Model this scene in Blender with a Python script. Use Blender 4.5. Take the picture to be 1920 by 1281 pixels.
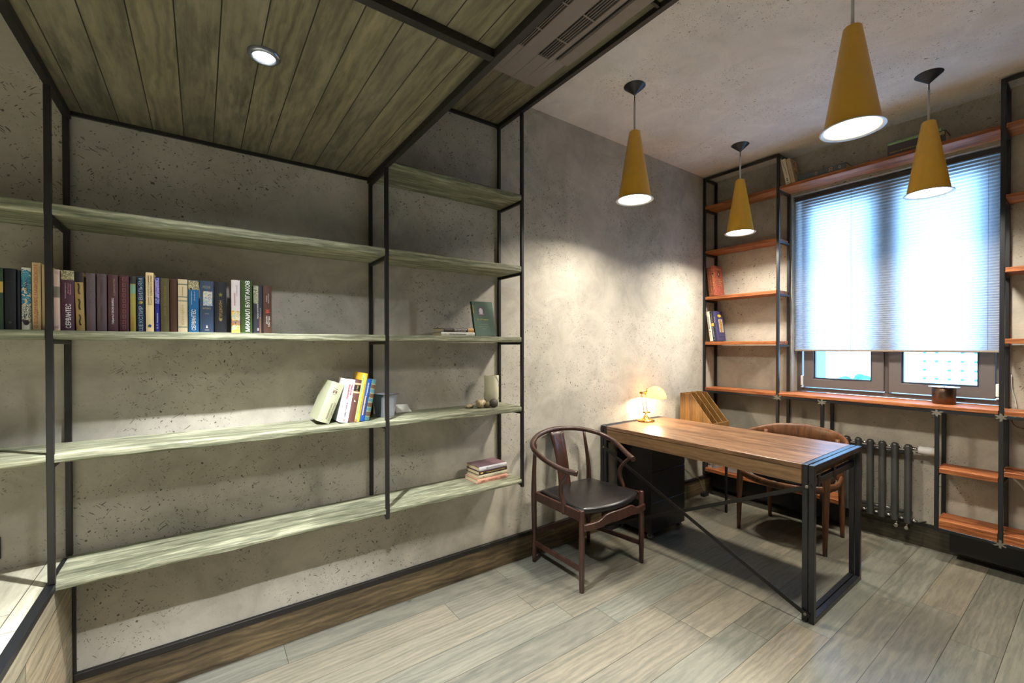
import bpy, bmesh, math, random
from mathutils import Vector, Matrix
PI = math.pi
for o in list(bpy.data.objects): bpy.data.objects.remove(o)
S = bpy.context.scene
COL = S.collection

# ------------------------------------------------------------------ camera
cam_d = bpy.data.cameras.new('camera'); cam = bpy.data.objects.new('camera', cam_d); COL.objects.link(cam)
YAW, PITCH, ROLL, FPX = 0.9436324, -0.0077894, -0.0012905, 814.6678
F = Vector((math.cos(YAW)*math.cos(PITCH), math.sin(YAW)*math.cos(PITCH), math.sin(PITCH)))
R = Vector((math.sin(YAW), -math.cos(YAW), 0)); U = R.cross(F)
R2 = R*math.cos(ROLL)+U*math.sin(ROLL); U2 = -R*math.sin(ROLL)+U*math.cos(ROLL)
M = Matrix((R2, U2, -F)).transposed().to_4x4(); M.translation = Vector((-3.87281, -2.18559, 1.33128))
cam.matrix_world = M
cam_d.sensor_width = 36; cam_d.lens = FPX/1920*36
cam_d.shift_x = -(967.1956-960)/1920; cam_d.shift_y = (655.6555-640.5)/1920
cam_d.clip_start = .05; cam_d.clip_end = 500
S.camera = cam
# ------------------------------------------------------------------ exposure, world, lights
S.view_settings.view_transform = 'Standard'; S.view_settings.look = 'None'
S.view_settings.exposure = 0.1; S.view_settings.gamma = 1.0; S.view_settings.use_curve_mapping = False
S.cycles.use_denoising = True
S.cycles.max_bounces = 10; S.cycles.diffuse_bounces = 6; S.cycles.transmission_bounces = 8
S.cycles.sample_clamp_indirect = 6.0
S.cycles.caustics_reflective = False; S.cycles.caustics_refractive = False
W = bpy.data.worlds.new('sky'); S.world = W; W.use_nodes = True
wn = W.node_tree; wn.nodes.clear()
wo = wn.nodes.new('ShaderNodeOutputWorld'); wb = wn.nodes.new('ShaderNodeBackground')
wtc = wn.nodes.new('ShaderNodeTexCoord'); wsep = wn.nodes.new('ShaderNodeSeparateXYZ'); wr = wn.nodes.new('ShaderNodeValToRGB')
wn.links.new(wtc.outputs['Generated'], wsep.inputs[0]); wn.links.new(wsep.outputs['Z'], wr.inputs[0])
wr.color_ramp.elements[0].position = 0.0; wr.color_ramp.elements[0].color = (.34, .62, 1, 1)
wr.color_ramp.elements[1].position = .6; wr.color_ramp.elements[1].color = (.22, .52, 1, 1)
wn.links.new(wr.outputs[0], wb.inputs[0]); wb.inputs[1].default_value = 11.0
wn.links.new(wb.outputs[0], wo.inputs[0])

def light(name, kind, loc, energy, color, rot=(0, 0, 0), **kw):
    d = bpy.data.lights.new(name, kind); d.energy = energy; d.color = color
    for k, v in kw.items(): setattr(d, k, v)
    o = bpy.data.objects.new(name, d); COL.objects.link(o); o.location = loc; o.rotation_euler = rot
    return o
# sky portal in the window opening
pt = light('window_portal', 'AREA', (.24, -1.215, 1.75), 1, (1, 1, 1), (0, PI/2, 0), shape='RECTANGLE', size=1.6, size_y=1.16)
pt.data.cycles.is_portal = True
WARM = (1.0, .925, .80); COOL = (.95, .98, 1.0)
E_SPOT1, E_SPOT2, E_PEND, E_DESK = 210, 350, 20, 17
# added spots without fixtures, out of view, to raise the room's bounce light
for _x, _y in ((-3.7, -2.62), (-3.7, -3.5), (-4.95, -1.7)):
    light('spot_beam', 'SPOT', (_x, _y, 2.14), 230, COOL, spot_size=math.radians(92), spot_blend=.5, shadow_soft_size=.03)

# ------------------------------------------------------------------ mesh helpers
class MB:
    def __init__(s): s.bm = bmesh.new()
    def box(s, a, b, M=None):
        x0, y0, z0 = a; x1, y1, z1 = b
        vs = [s.bm.verts.new(Vector(v) if M is None else M @ Vector(v)) for v in
              ((x0,y0,z0),(x1,y0,z0),(x1,y1,z0),(x0,y1,z0),(x0,y0,z1),(x1,y0,z1),(x1,y1,z1),(x0,y1,z1))]
        for f in ((0,3,2,1),(4,5,6,7),(0,1,5,4),(1,2,6,5),(2,3,7,6),(3,0,4,7)):
            s.bm.faces.new([vs[i] for i in f])
        return s
    def prism(s, pts, axis, a, b, M=None):
        """polygon pts (2D) extruded along axis from a to b"""
        def mk(p, t):
            v = {'x': (t, p[0], p[1]), 'y': (p[0], t, p[1]), 'z': (p[0], p[1], t)}[axis]
            return s.bm.verts.new(Vector(v) if M is None else M @ Vector(v))
        A = [mk(p, a) for p in pts]; B = [mk(p, b) for p in pts]; n = len(pts)
        s.bm.faces.new(A); s.bm.faces.new(B[::-1])
        for i in range(n): s.bm.faces.new((A[i], B[i], B[(i+1) % n], A[(i+1) % n]))
        return s
    def bar(s, p, q, w, h, up=(0, 0, 1)):
        p, q = Vector(p), Vector(q); d = (q-p); L = d.length; d.normalize()
        u = Vector(up); side = d.cross(u); 
        if side.length < 1e-4: u = Vector((1, 0, 0)); side = d.cross(u)
        side.normalize(); u = side.cross(d)
        Mx = Matrix((d, side, u)).transposed().to_4x4(); Mx.translation = p
        return s.box((0, -w/2, -h/2), (L, w/2, h/2), Mx)
    def sweep(s, pts, rad, seg=10, caps=True, flat=None):
        """tube through pts; rad a number or list; flat=(upvector, ratio): ellipse radius along up = r*ratio"""
        P = [Vector(p) for p in pts]; n = len(P)
        rr = rad if isinstance(rad, (list, tuple)) else [rad]*n
        T = [(P[min(i+1, n-1)]-P[max(i-1, 0)]).normalized() for i in range(n)]
        ref = Vector(flat[0]) if flat else (Vector((0, 0, 1)) if abs(T[0].z) < .9 else Vector((1, 0, 0)))
        rings = []
        nrm = None
        for i in range(n):
            if flat or nrm is None:
                a = T[i].cross(ref)
                if a.length < 1e-4: a = T[i].orthogonal()
                a.normalize()
            else:
                a = nrm - T[i]*nrm.dot(T[i]); a.normalize()
            nrm = a; b = a.cross(T[i]).normalized()
            k = 1
            if flat: k = flat[1][i] if isinstance(flat[1], (list, tuple)) else flat[1]
            rings.append([s.bm.verts.new(P[i]+a*math.cos(t)*rr[i]+b*math.sin(t)*rr[i]*k) for t in [2*PI*j/seg for j in range(seg)]])
        for A, B in zip(rings, rings[1:]):
            for j in range(seg): s.bm.faces.new((A[j], A[(j+1) % seg], B[(j+1) % seg], B[j])).smooth = True
        if caps: s.bm.faces.new(rings[0][::-1]); s.bm.faces.new(rings[-1])
        return s
    def lathe(s, prof, c=(0, 0, 0), seg=32, cap=(False, False), M=None):
        """prof: (r,z) list, about z through c"""
        c = Vector(c); rings = []
        for r, z in prof:
            rings.append([s.bm.verts.new((lambda v: v if M is None else M @ v)(c+Vector((r*math.cos(t), r*math.sin(t), z)))) for t in [2*PI*j/seg for j in range(seg)]])
        for A, B in zip(rings, rings[1:]):
            for j in range(seg): s.bm.faces.new((A[j], A[(j+1) % seg], B[(j+1) % seg], B[j])).smooth = True
        if cap[0]: s.bm.faces.new(rings[0][::-1])
        if cap[1]: s.bm.faces.new(rings[-1])
        return s
    def build(s, name, mat, parent=None, bevel=0, seg=1, smooth=False, solid=0):
        bmesh.ops.remove_doubles(s.bm, verts=s.bm.verts, dist=1e-6)
        bmesh.ops.recalc_face_normals(s.bm, faces=s.bm.faces)
        me = bpy.data.meshes.new(name); s.bm.to_mesh(me); s.bm.free()
        o = bpy.data.objects.new(name, me); COL.objects.link(o)
        if mat: me.materials.append(mat)
        if smooth:
            for p in me.polygons: p.use_smooth = True
        if solid:
            m = o.modifiers.new('s', 'SOLIDIFY'); m.thickness = solid; m.offset = 0
        if bevel:
            m = o.modifiers.new('b', 'BEVEL'); m.width = bevel; m.segments = seg; m.limit_method = 'ANGLE'; m.angle_limit = math.radians(40)
        if parent: o.parent = parent
        return o
def bx(name, a, b, mat, parent=None, bevel=0, seg=1): return MB().box(a, b).build(name, mat, parent, bevel, seg)
def tag(o, label=None, cat=None, group=None, kind=None):
    if label: o['label'] = label
    if cat: o['category'] = cat
    if group: o['group'] = group
    if kind: o['kind'] = kind
    return o
def thing(name, label, cat, loc=(0, 0, 0), rz=0, group=None):
    o = bpy.data.objects.new(name, None); COL.objects.link(o); o.empty_display_size = .05
    o.location = loc; o.rotation_euler = (0, 0, rz)
    return tag(o, label, cat, group)
def struct(o): o['kind'] = 'structure'; return o
def cat_rom(P, k=6):
    P = [Vector(p) for p in P]; Q = [P[0]*2-P[1]]+P+[P[-1]*2-P[-2]]; out = []
    for i in range(1, len(Q)-2):
        a, b, c, d = Q[i-1:i+3]
        for j in range(k):
            t = j/k
            out.append(.5*((2*b)+(c-a)*t+(2*a-5*b+4*c-d)*t*t+(3*b-a-3*c+d)*t**3))
    return out+[P[-1]]
def lerp_list(v, n):
    r = []
    for i in range(n):
        t = i/(n-1)*(len(v)-1); j = min(int(t), len(v)-2); r.append(v[j]+(v[j+1]-v[j])*(t-j))
    return r

# ------------------------------------------------------------------ materials
def srgb(r, g=None, b=None):
    if g is None: g = b = r
    f = lambda c: (c/255/12.92) if c/255 <= .04045 else ((c/255+.055)/1.055)**2.4
    return (f(r), f(g), f(b))
class NT:
    def __init__(s, name):
        s.m = bpy.data.materials.new(name); s.m.use_nodes = True; s.t = s.m.node_tree; s.t.nodes.clear()
        s.out = s.n('ShaderNodeOutputMaterial')
    def n(s, ty, **kw):
        x = s.t.nodes.new(ty)
        for k, v in kw.items(): setattr(x, k, v)
        return x
    def put(s, sock, v):
        if hasattr(v, 'is_output') or isinstance(v, bpy.types.NodeSocket): s.t.links.new(v, sock)
        elif v is not None: sock.default_value = v
    def math(s, op, a, b=None, c=None, clamp=False):
        x = s.n('ShaderNodeMath', operation=op, use_clamp=clamp)
        for i, v in enumerate((a, b, c)):
            if v is not None: s.put(x.inputs[i], v)
        return x.outputs[0]
    def coord(s): return s.n('ShaderNodeTexCoord').outputs['Object']
    def mapping(s, v, scale=(1, 1, 1), loc=(0, 0, 0), rot=(0, 0, 0)):
        x = s.n('ShaderNodeMapping'); s.put(x.inputs['Vector'], v)
        x.inputs['Scale'].default_value = scale; s.put(x.inputs['Location'], loc); x.inputs['Rotation'].default_value = rot
        return x.outputs[0]
    def noise(s, v, scale, detail=4, rough=.5, dist=0):
        x = s.n('ShaderNodeTexNoise'); s.put(x.inputs['Vector'], v)
        for k, q in (('Scale', scale), ('Detail', detail), ('Roughness', rough), ('Distortion', dist)): x.inputs[k].default_value = q
        return x.outputs['Fac']
    def vor(s, v, scale, out='Distance', rnd=1, feature='F1'):
        x = s.n('ShaderNodeTexVoronoi', feature=feature); s.put(x.inputs['Vector'], v)
        x.inputs['Scale'].default_value = scale; x.inputs['Randomness'].default_value = rnd
        return x.outputs[out]
    def ramp(s, f, stops, interp='LINEAR'):
        x = s.n('ShaderNodeValToRGB'); s.put(x.inputs[0], f); cr = x.color_ramp; cr.interpolation = interp
        while len(cr.elements) < len(stops): cr.elements.new(.5)
        for e, (p, c) in zip(cr.elements, stops):
            e.position = p; e.color = (*c, 1) if len(c) == 3 else c
        return x.outputs[0]
    def mix(s, f, a, b, blend='MIX'):
        x = s.n('ShaderNodeMix', data_type='RGBA', blend_type=blend)
        s.put(x.inputs[0], f)
        for i, v in ((6, a), (7, b)):
            if isinstance(v, tuple) and len(v) == 3: v = (*v, 1)
            s.put(x.inputs[i], v)
        return x.outputs[2]
    def bump(s, h, strength=.3, dist=.01):
        x = s.n('ShaderNodeBump'); s.put(x.inputs['Height'], h); x.inputs['Strength'].default_value = strength
        x.inputs['Distance'].default_value = dist; return x.outputs[0]
    def principled(s, color, rough=.5, metal=0, normal=None, **kw):
        x = s.n('ShaderNodeBsdfPrincipled')
        if isinstance(color, tuple) and len(color) == 3: color = (*color, 1)
        s.put(x.inputs['Base Color'], color); s.put(x.inputs['Roughness'], rough); x.inputs['Metallic'].default_value = metal
        if normal is not None: s.put(x.inputs['Normal'], normal)
        for k, v in kw.items(): s.put(x.inputs[k.replace('_', ' ')], v)
        s.t.links.new(x.outputs[0], s.out.inputs[0]); return s.m
_mc = {}
def plain(rgb, rough=.5, metal=0, name=None, **kw):
    key = (rgb, rough, metal, tuple(kw.items()))
    if key not in _mc:
        nt = NT(name or 'paint')
        f = nt.noise(nt.coord(), 35, 3)
        c = srgb(*rgb); col = nt.mix(f, tuple(q*.92 for q in c), tuple(min(1, q*1.06) for q in c))
        _mc[key] = nt.principled(col, rough, metal, **kw)
    return _mc[key]
def emit(rgb, strength, name='glow'):
    nt = NT(name); e = nt.n('ShaderNodeEmission'); e.inputs[0].default_value = (*rgb, 1); e.inputs[1].default_value = strength
    nt.t.links.new(e.outputs[0], nt.out.inputs[0]); return nt.m
def plaster(name, dark, light, pit=srgb(62, 56, 48)):
    nt = NT(name); v = nt.coord()
    big = nt.noise(v, 1.1, 6, .62, .6); mid = nt.noise(nt.mapping(v, loc=(3, 7, 1)), 5, 6, .65, 1.2)
    f = nt.math('ADD', nt.math('MULTIPLY', big, .62), nt.math('MULTIPLY', mid, .38))
    col = nt.ramp(f, [(.34, dark), (.5, tuple((a+b)/2 for a, b in zip(dark, light))), (.66, light)])
    warp = nt.n('ShaderNodeTexNoise'); nt.put(warp.inputs['Vector'], v); warp.inputs['Scale'].default_value = 9
    wv = nt.n('ShaderNodeVectorMath', operation='MULTIPLY_ADD'); nt.put(wv.inputs[0], warp.outputs['Color'])
    wv.inputs[1].default_value = (.07, .07, .07); nt.put(wv.inputs[2], v)
    pits = None
    for sc, rot, thr, den, st in ((15, (.2, .5, .4), .30, .62, 11), (19, (.9, -.6, -.7), .30, .62, 12), (13, (-.5, 1.35, .3), .26, .66, 12), (30, (.4, .2, 1.5), .24, .45, 2.0), (9, (1.2, -1.1, .8), .095, .45, 11.0), (26, (-1.1, .1, -.3), .19, .50, 5.5)):
        m = nt.mapping(nt.mapping(wv.outputs[0], rot=rot), scale=(1, st, st))
        rnd = nt.n('ShaderNodeTexVoronoi'); nt.put(rnd.inputs['Vector'], m); rnd.inputs['Scale'].default_value = sc
        sp = nt.n('ShaderNodeSeparateColor'); nt.t.links.new(rnd.outputs['Color'], sp.inputs[0])
        size = nt.math('MULTIPLY', sp.outputs[1], thr)
        hit = nt.math('MULTIPLY', nt.math('LESS_THAN', rnd.outputs['Distance'], size), nt.math('GREATER_THAN', sp.outputs[0], den))
        pits = hit if pits is None else nt.math('MAXIMUM', pits, hit)
    clus = nt.ramp(nt.noise(nt.mapping(v, loc=(11, 3, 5)), 2.6, 3), [(.40, (.0, .0, .0)), (.56, (1, 1, 1))])
    pits = nt.math('MULTIPLY', pits, clus)
    col = nt.mix(nt.math('MULTIPLY', pits, .80), col, pit)
    h = nt.math('SUBTRACT', nt.noise(v, 22, 5, .6, .5), nt.math('MULTIPLY', pits, 1.2))
    return nt.principled(col, .82, 0, nt.bump(h, .22, .006), Specular_IOR_Level=.25)
def wood(name, dark, light, axis='X', rough=.5, plank=None, seam=None, bump=.25, streak=28, stretch=.07, vary=.3, mid=None, tint=None, spec=.5, seamw=.012, knots=True):
    """axis: grain direction. plank=(cross axis, width, offset, length)"""
    nt = NT(name); v = nt.coord()
    sep = nt.n('ShaderNodeSeparateXYZ'); nt.put(sep.inputs[0], v); ax = {'X': sep.outputs[0], 'Y': sep.outputs[1], 'Z': sep.outputs[2]}
    rowrnd = None; seamf = None
    if plank:
        ca, w, off, ln = plank
        q = nt.math('DIVIDE', nt.math('SUBTRACT', ax[ca], off), w); row = nt.math('FLOOR', q); fr = nt.math('SUBTRACT', q, row)
        wn_ = nt.n('ShaderNodeTexWhiteNoise', noise_dimensions='1D'); nt.put(wn_.inputs['W'], row)
        l = nt.math('ADD', nt.math('DIVIDE', ax[axis], ln), nt.math('MULTIPLY', wn_.outputs['Value'], 7.31)); cell = nt.math('FLOOR', l); lf = nt.math('SUBTRACT', l, cell)
        w2 = nt.n('ShaderNodeTexWhiteNoise', noise_dimensions='2D'); cx = nt.n('ShaderNodeCombineXYZ'); nt.put(cx.inputs[0], row); nt.put(cx.inputs[1], cell)
        nt.put(w2.inputs['Vector'], cx.outputs[0]); rowrnd = w2.outputs['Value']
        e1 = nt.math('MINIMUM', fr, nt.math('SUBTRACT', 1, fr)); e2 = nt.math('MULTIPLY', nt.math('MINIMUM', lf, nt.math('SUBTRACT', 1, lf)), ln/w)
        seamf = nt.math('LESS_THAN', nt.math('MINIMUM', e1, e2), seamw)
        sc = nt.n('ShaderNodeVectorMath', operation='MULTIPLY_ADD'); nt.put(sc.inputs[0], w2.outputs['Color']); sc.inputs[1].default_value = (9, 9, 9); nt.put(sc.inputs[2], v); v = sc.outputs[0]
    s3 = [1, 1, 1]; s3['XYZ'.index(axis)] = stretch
    m = nt.mapping(v, scale=tuple(s3))
    s4 = [1, 1, 1]; s4['XYZ'.index(axis)] = .22
    rings = nt.n('ShaderNodeTexWave', wave_type='RINGS', rings_direction=axis, wave_profile='SIN'); nt.put(rings.inputs['Vector'], nt.mapping(v, scale=tuple(s4), loc=(.13, .21, .17)))
    for k, q in (('Scale', 14), ('Distortion', 9), ('Detail', 4), ('Detail Scale', 1.6), ('Detail Roughness', .6)): rings.inputs[k].default_value = q
    fine = nt.noise(m, streak*4, 5, .6); streaks = nt.noise(m, streak, 6, .62, .3); broad = nt.noise(nt.mapping(v, scale=tuple(.5 if q == stretch else 1 for q in s3)), 4, 4, .55)
    f = nt.math('ADD', nt.math('ADD', nt.math('MULTIPLY', rings.outputs['Fac'], .12 if knots else .04), nt.math('MULTIPLY', streaks, .52)), nt.math('ADD', nt.math('MULTIPLY', fine, .18), nt.math('MULTIPLY', broad, .3)))
    md = mid or tuple((a+b)/2 for a, b in zip(dark, light))
    col = nt.ramp(f, [(.38, dark), (.56, md), (.74, light)])
    if rowrnd is not None:
        if tint: col = nt.mix(nt.math('MULTIPLY', w2.outputs['Value'], .55), col, nt.ramp(wn_.outputs['Value'] if False else nt.noise(cx.outputs[0], 3.7, 0), [(.35, tint[0]), (.65, tint[1])]), 'MULTIPLY')
        col = nt.mix(1, col, nt.ramp(rowrnd, [(0, (1-vary,)*3), (1, (1.0, 1.0, 1.0))]), 'MULTIPLY')
        col = nt.mix(seamf, col, seam or tuple(c*.25 for c in dark))
    h = nt.math('ADD', nt.math('MULTIPLY', streaks, .6), nt.math('MULTIPLY', fine, .5))
    if seamf is not None: h = nt.math('SUBTRACT', h, nt.math('MULTIPLY', seamf, 1.5))
    return nt.principled(col, rough, 0, nt.bump(h, bump, .004), Specular_IOR_Level=spec)

M_WALL = plaster('wall_plaster', srgb(148, 143, 132), srgb(198, 191, 177))
M_CEIL = plaster('ceiling_plaster', srgb(204, 197, 188), srgb(236, 229, 220), srgb(100, 88, 78))
M_FLOOR = wood('floor_oak', srgb(100, 100, 91), srgb(140, 136, 121), 'X', .28, ('Y', .1595, .002, 1.12), srgb(58, 55, 46), .08, 50, .05, .34, None, (srgb(208, 220, 222), srgb(250, 228, 206)), .5, .007)
M_SOFF = wood('soffit_oak', srgb(80, 78, 64), srgb(140, 134, 112), 'Y', .6, ('X', .0955, -3.7315, 60), srgb(22, 20, 14), .3, 30, .06, .22, None, (srgb(226, 220, 206), srgb(244, 234, 210)), .3, .016)
M_SHELF = wood('shelf_green_pine', srgb(70, 72, 54), srgb(184, 181, 154), 'X', .6, None, None, .9, 60, .035, mid=srgb(126, 127, 104), spec=.3)
M_ORANGE = wood('shelf_red_pine', srgb(92, 46, 24), srgb(192, 124, 72), 'Y', .5, None, None, .5, 26, .06, mid=srgb(148, 86, 48), spec=.35)
M_BASE = wood('baseboard_oak', srgb(52, 42, 28), srgb(124, 104, 74), 'X', .5, None, None, .25, 20, .1, mid=srgb(88, 74, 52))
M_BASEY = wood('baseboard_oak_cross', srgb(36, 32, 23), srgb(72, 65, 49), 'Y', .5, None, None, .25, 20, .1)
M_DESK = wood('desk_teak', srgb(66, 46, 35), srgb(148, 114, 86), 'Y', .30, ('X', .085, -.02, 9), srgb(84, 54, 32), .6, 34, .05, .16, mid=srgb(110, 81, 58), seamw=.008)
M_APRON = wood('desk_apron', srgb(96, 72, 48), srgb(142, 110, 76), 'Y', .5, None, None, .25, 20, .06)
M_WALNUT = wood('walnut', srgb(42, 25, 20), srgb(84, 53, 43), 'Z', .34, None, None, .08, 30, .08, knots=False)
M_WALN2 = wood('walnut_lighter', srgb(60, 36, 22), srgb(128, 84, 52), 'Z', .36, None, None, .08, 26, .08, knots=False)
M_BAMBOO = wood('bamboo', srgb(92, 62, 28), srgb(146, 106, 54), 'Z', .45, None, None, .1, 22, .05)
M_STEEL = plain((36, 33, 31), .45, .3, 'steel_tube'); M_STEEL_B = plain((20, 22, 26), .34, 0, 'steel_tube_polished', Specular_IOR_Level=.6)
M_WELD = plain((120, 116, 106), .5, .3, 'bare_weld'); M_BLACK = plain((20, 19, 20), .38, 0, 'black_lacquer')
M_LEATHER = plain((26, 24, 25), .30, 0, 'black_leather'); M_DARKPL = plain((26, 28, 32), .45, 0, 'canopy_plastic')
M_FRAME = plain((98, 92, 92), .42, 0, 'window_vinyl'); M_GASKET = plain((40, 44, 52), .5, 0, 'gasket')
M_WHITE = plain((226, 226, 224), .4, 0, 'white_plastic'); M_AC = plain((126, 116, 110), .5, 0, 'ac_plastic'); M_DARK = plain((22, 21, 20), .6, 0, 'dark_void')
M_RAD = plain((92, 92, 92), .34, .6, 'radiator_enamel'); M_CHROME = plain((200, 198, 194), .22, 1, 'chrome'); M_BRASS = plain((196, 152, 78), .22, 1, 'brass')
M_YELLOW = plain((232, 178, 46), .36, 0, 'ochre_lacquer'); M_RIM = plain((196, 200, 200), .35, .2, 'shade_rim'); M_ROD = plain((190, 186, 182), .4, .2, 'pendant_rod')
M_COPPER = plain((104, 84, 72), .34, 1, 'aged_copper'); M_PAGES = plain((212, 192, 156), .8, 0, 'book_pages')
M_ZINC = plain((168, 172, 180), .45, .6, 'zinc'); M_TRIM = plain((40, 37, 36), .45, .3, 'dark_trim')

# ------------------------------------------------------------------ room shell
ZC, XL, YN = 2.847, -5.75, -4.6
struct(bx('floor', (XL, YN, -.12), (0, 0, 0), M_FLOOR))
struct(bx('ceiling', (XL, YN, ZC), (.3, .2, ZC+.12), M_CEIL))
struct(bx('wall_left', (XL, 0, -.12), (.3, .2, ZC), M_WALL))
wy0, wy1, wz0, wz1 = -.648, -1.79, .935, 2.535
w = MB(); w.box((0, YN, 0), (.3, wy1, ZC)).box((0, wy0, 0), (.3, 0, ZC)).box((0, wy1, wz1), (.3, wy0, ZC)).box((0, wy1, 0), (.3, wy0, wz0))
struct(w.build('wall_right', M_WALL))
struct(bx('wall_side', (XL-.2, YN-.2, -.12), (XL, .2, ZC+.12), M_WALL))
struct(bx('wall_back', (XL, YN-.2, -.12), (.3, YN, ZC+.12), M_WALL))
# wood-clad lowered ceilings over the bookshelves
X1, X2, X3, Z1, Z2 = -4.246, -3.179, -2.411, 2.162, 2.651
struct(bx('ceiling_lowered', (X1-.02, YN+.01, Z1+.004), (X2-.018, -.001, ZC-.001), M_SOFF))
struct(bx('ceiling_raised', (X2-.017, YN+.01, Z2+.004), (X3-.004, -.001, ZC-.001), M_SOFF))
t = .016
def trim(i, *boxes, mat=M_TRIM):
    m = MB()
    for a, b in boxes: m.box(a, b)
    return struct(m.build('trim_%d' % i, mat, bevel=.001))
trim(1, ((X1-t, YN+.02, Z1-.022), (X1+.004, -.001, Z1+.004)))
trim(2, ((X2-.022, YN+.02, Z1-.022), (X2, -.001, Z1+.004)))
trim(3, ((X1+.004, -.014, Z1-.010), (X2-.022, -.001, Z1+.004)))
trim(4, ((X1+.004, -1.158, Z1-.020), (X2-.022, -1.134, Z1+.004)))
trim(5, ((X3-.022, YN+.02, Z2-.020), (X3+.002, -.001, Z2+.004)), ((X3-.002, YN+.02, Z2+.004), (X3+.010, -.001, ZC-.001)))
trim(6, ((X2, -.016, Z2-.014), (X3-.022, -.001, Z2+.004)))
trim(7, ((X2, -1.150, Z2-.014), (X3-.022, -1.138, Z2+.004)))
# baseboards with a dark metal strip on top
struct(bx('baseboard_left', (X1+.001, -.014, .0), (-.016, -.001, .139), M_BASE, bevel=.002))
trim(8, ((X1+.001, -.020, .139), (-.018, -.001, .163)))
struct(bx('baseboard_right', (-.014, YN+.01, .0), (-.001, -.001, .139), M_BASEY, bevel=.002))
trim(9, ((-.018, YN+.01, .139), (-.001, -.001, .158)))
# raised plank platform left of the shelves
M_PODIUM = wood('platform_oak', srgb(150, 146, 126), srgb(204, 198, 176), 'Y', .42, ('X', .1595, -4.3095, 1.9), srgb(80, 76, 62), .15, 30, .07, .1, seamw=.008)
M_PODSIDE = wood('platform_side_oak', srgb(120, 114, 92), srgb(190, 176, 148), 'Y', .45, ('Z', .15, .05, 1.1), srgb(40, 36, 28), .15, 30, .07, .34, None, (srgb(205, 220, 215), srgb(245, 220, 200)), seamw=.010)
struct(bx('floor_platform', (XL, YN+.01, .0), (X1-.012, -.001, .583), M_PODIUM))
struct(bx('trim_platform_side', (X1-.012, YN+.01, .0), (X1-.003, -.016, .566), M_PODSIDE))
trim(10, ((X1-.024, YN+.01, .566), (X1, -.02, .588)), mat=M_STEEL_B)
trim(11, ((X1-.003, -.012, .0), (X1+.006, -.001, .56)))

# ------------------------------------------------------------------ wall shelving (left wall)
D = .247
TS = .0165
u = thing('wall_shelving', 'black steel and olive stained plank bookshelf fixed along the plaster wall under the wooden ceiling', 'bookshelf', (-3.2, 0, .55))
def kid(o): o.parent = u; o.matrix_parent_inverse = u.matrix_world.inverted() if False else Matrix.Translation((3.2, 0, -.55)); return o
def posty(x1, y0, z0, z1, w=TS, d=TS, nm='post', mat=M_STEEL): return kid(bx(nm, (x1-w, y0-d, z0), (x1, y0, z1), mat, bevel=.0012))
posty(X1, -D+TS, .590, Z1-.022); posty(X1, -.0025, .590, Z1-.012)
posty(X2, -D+TS, .5435, Z1-.022); posty(X2, -.0025, .566, Z1-.014)
posty(X3, -D+TS, .5435, Z2-.020); posty(X3, -.0025, .5615, Z2-.016)
posty(-5.2, -D+TS, .590, 1.9); posty(-5.2, -.0025, .590, 1.9)
LV = [(.566, .591), (.967, .995), (1.355, 1.383), (1.743, 1.777), (2.143, 2.174)]
for i, (zb, zt) in enumerate(LV):
    xs = [X2, X3] if i == 4 else [X1, X2, X3]
    for x in xs:
        if x == X1 and i == 0: continue
        kid(MB().box((x-TS, -D+TS, zb-.0145), (x, -.019, zb-.0005)).build('bracket', M_STEEL, bevel=.001))
    if 0 < i < 4: kid(bx('bracket', (-5.2-TS, -D+TS, zb-.0145), (-5.2, -.019, zb-.0005), M_STEEL))
def board(x0, x1, zb, zt, mat=M_SHELF, seed=0):
    """plank with a wavy, hand-planed front edge"""
    rnd = random.Random(seed); n = max(8, int((x1-x0)/.03)); m = bmesh.new(); prev = None
    ph = [rnd.uniform(0, 6) for _ in range(4)]
    for i in range(n+1):
        x = x0+(x1-x0)*i/n
        wv = lambda k, a, f: a*math.sin(x*f+ph[k])
        dt = wv(0, .0018, 9)+wv(1, .0012, 23); db = wv(2, .0022, 11)+wv(3, .0014, 29)
        yf = -D+.0005
        prof = [(-.001-TS-.001 if 0 else -.020, zb), (-.020, zt), (yf+.004, zt+dt*.3), (yf+.0005, zt-.004+dt), (yf, (zt+zb)/2), (yf+.0008, zb+.004+db), (yf+.005, zb)]
        prof[0] = (-.0195, zb); prof[1] = (-.0195, zt)
        ring = [m.verts.new((x, a, b)) for a, b in prof]
        if prev:
            for a in range(7): m.faces.new((prev[a], prev[(a+1) % 7], ring[(a+1) % 7], ring[a]))
        else: m.faces.new(ring)
        prev = ring
    m.faces.new(prev[::-1])
    mb = MB(); mb.bm.free(); mb.bm = m
    for xe, dx in ((x0, -1), (x1, 1)):      # the plank runs on between the two posts
        a, b = sorted((xe-dx*.0005, xe+dx*.0092)); mb.box((a, -D+TS+.0006, zb+.0004), (b, -.0197, zt-.0004))
    return kid(mb.build('shelf_board', mat))
k = 0
for i, (zb, zt) in enumerate(LV):
    if i < 4: board(X1+.001, X2-TS-.001, zb, zt, seed=k)
    board(X2+.001, X3-TS-.001, zb, zt, seed=k+1)
    if 0 < i < 4: board(-5.2+.001, X1-TS-.001, zb, zt, seed=k+2)
    k += 3

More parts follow.
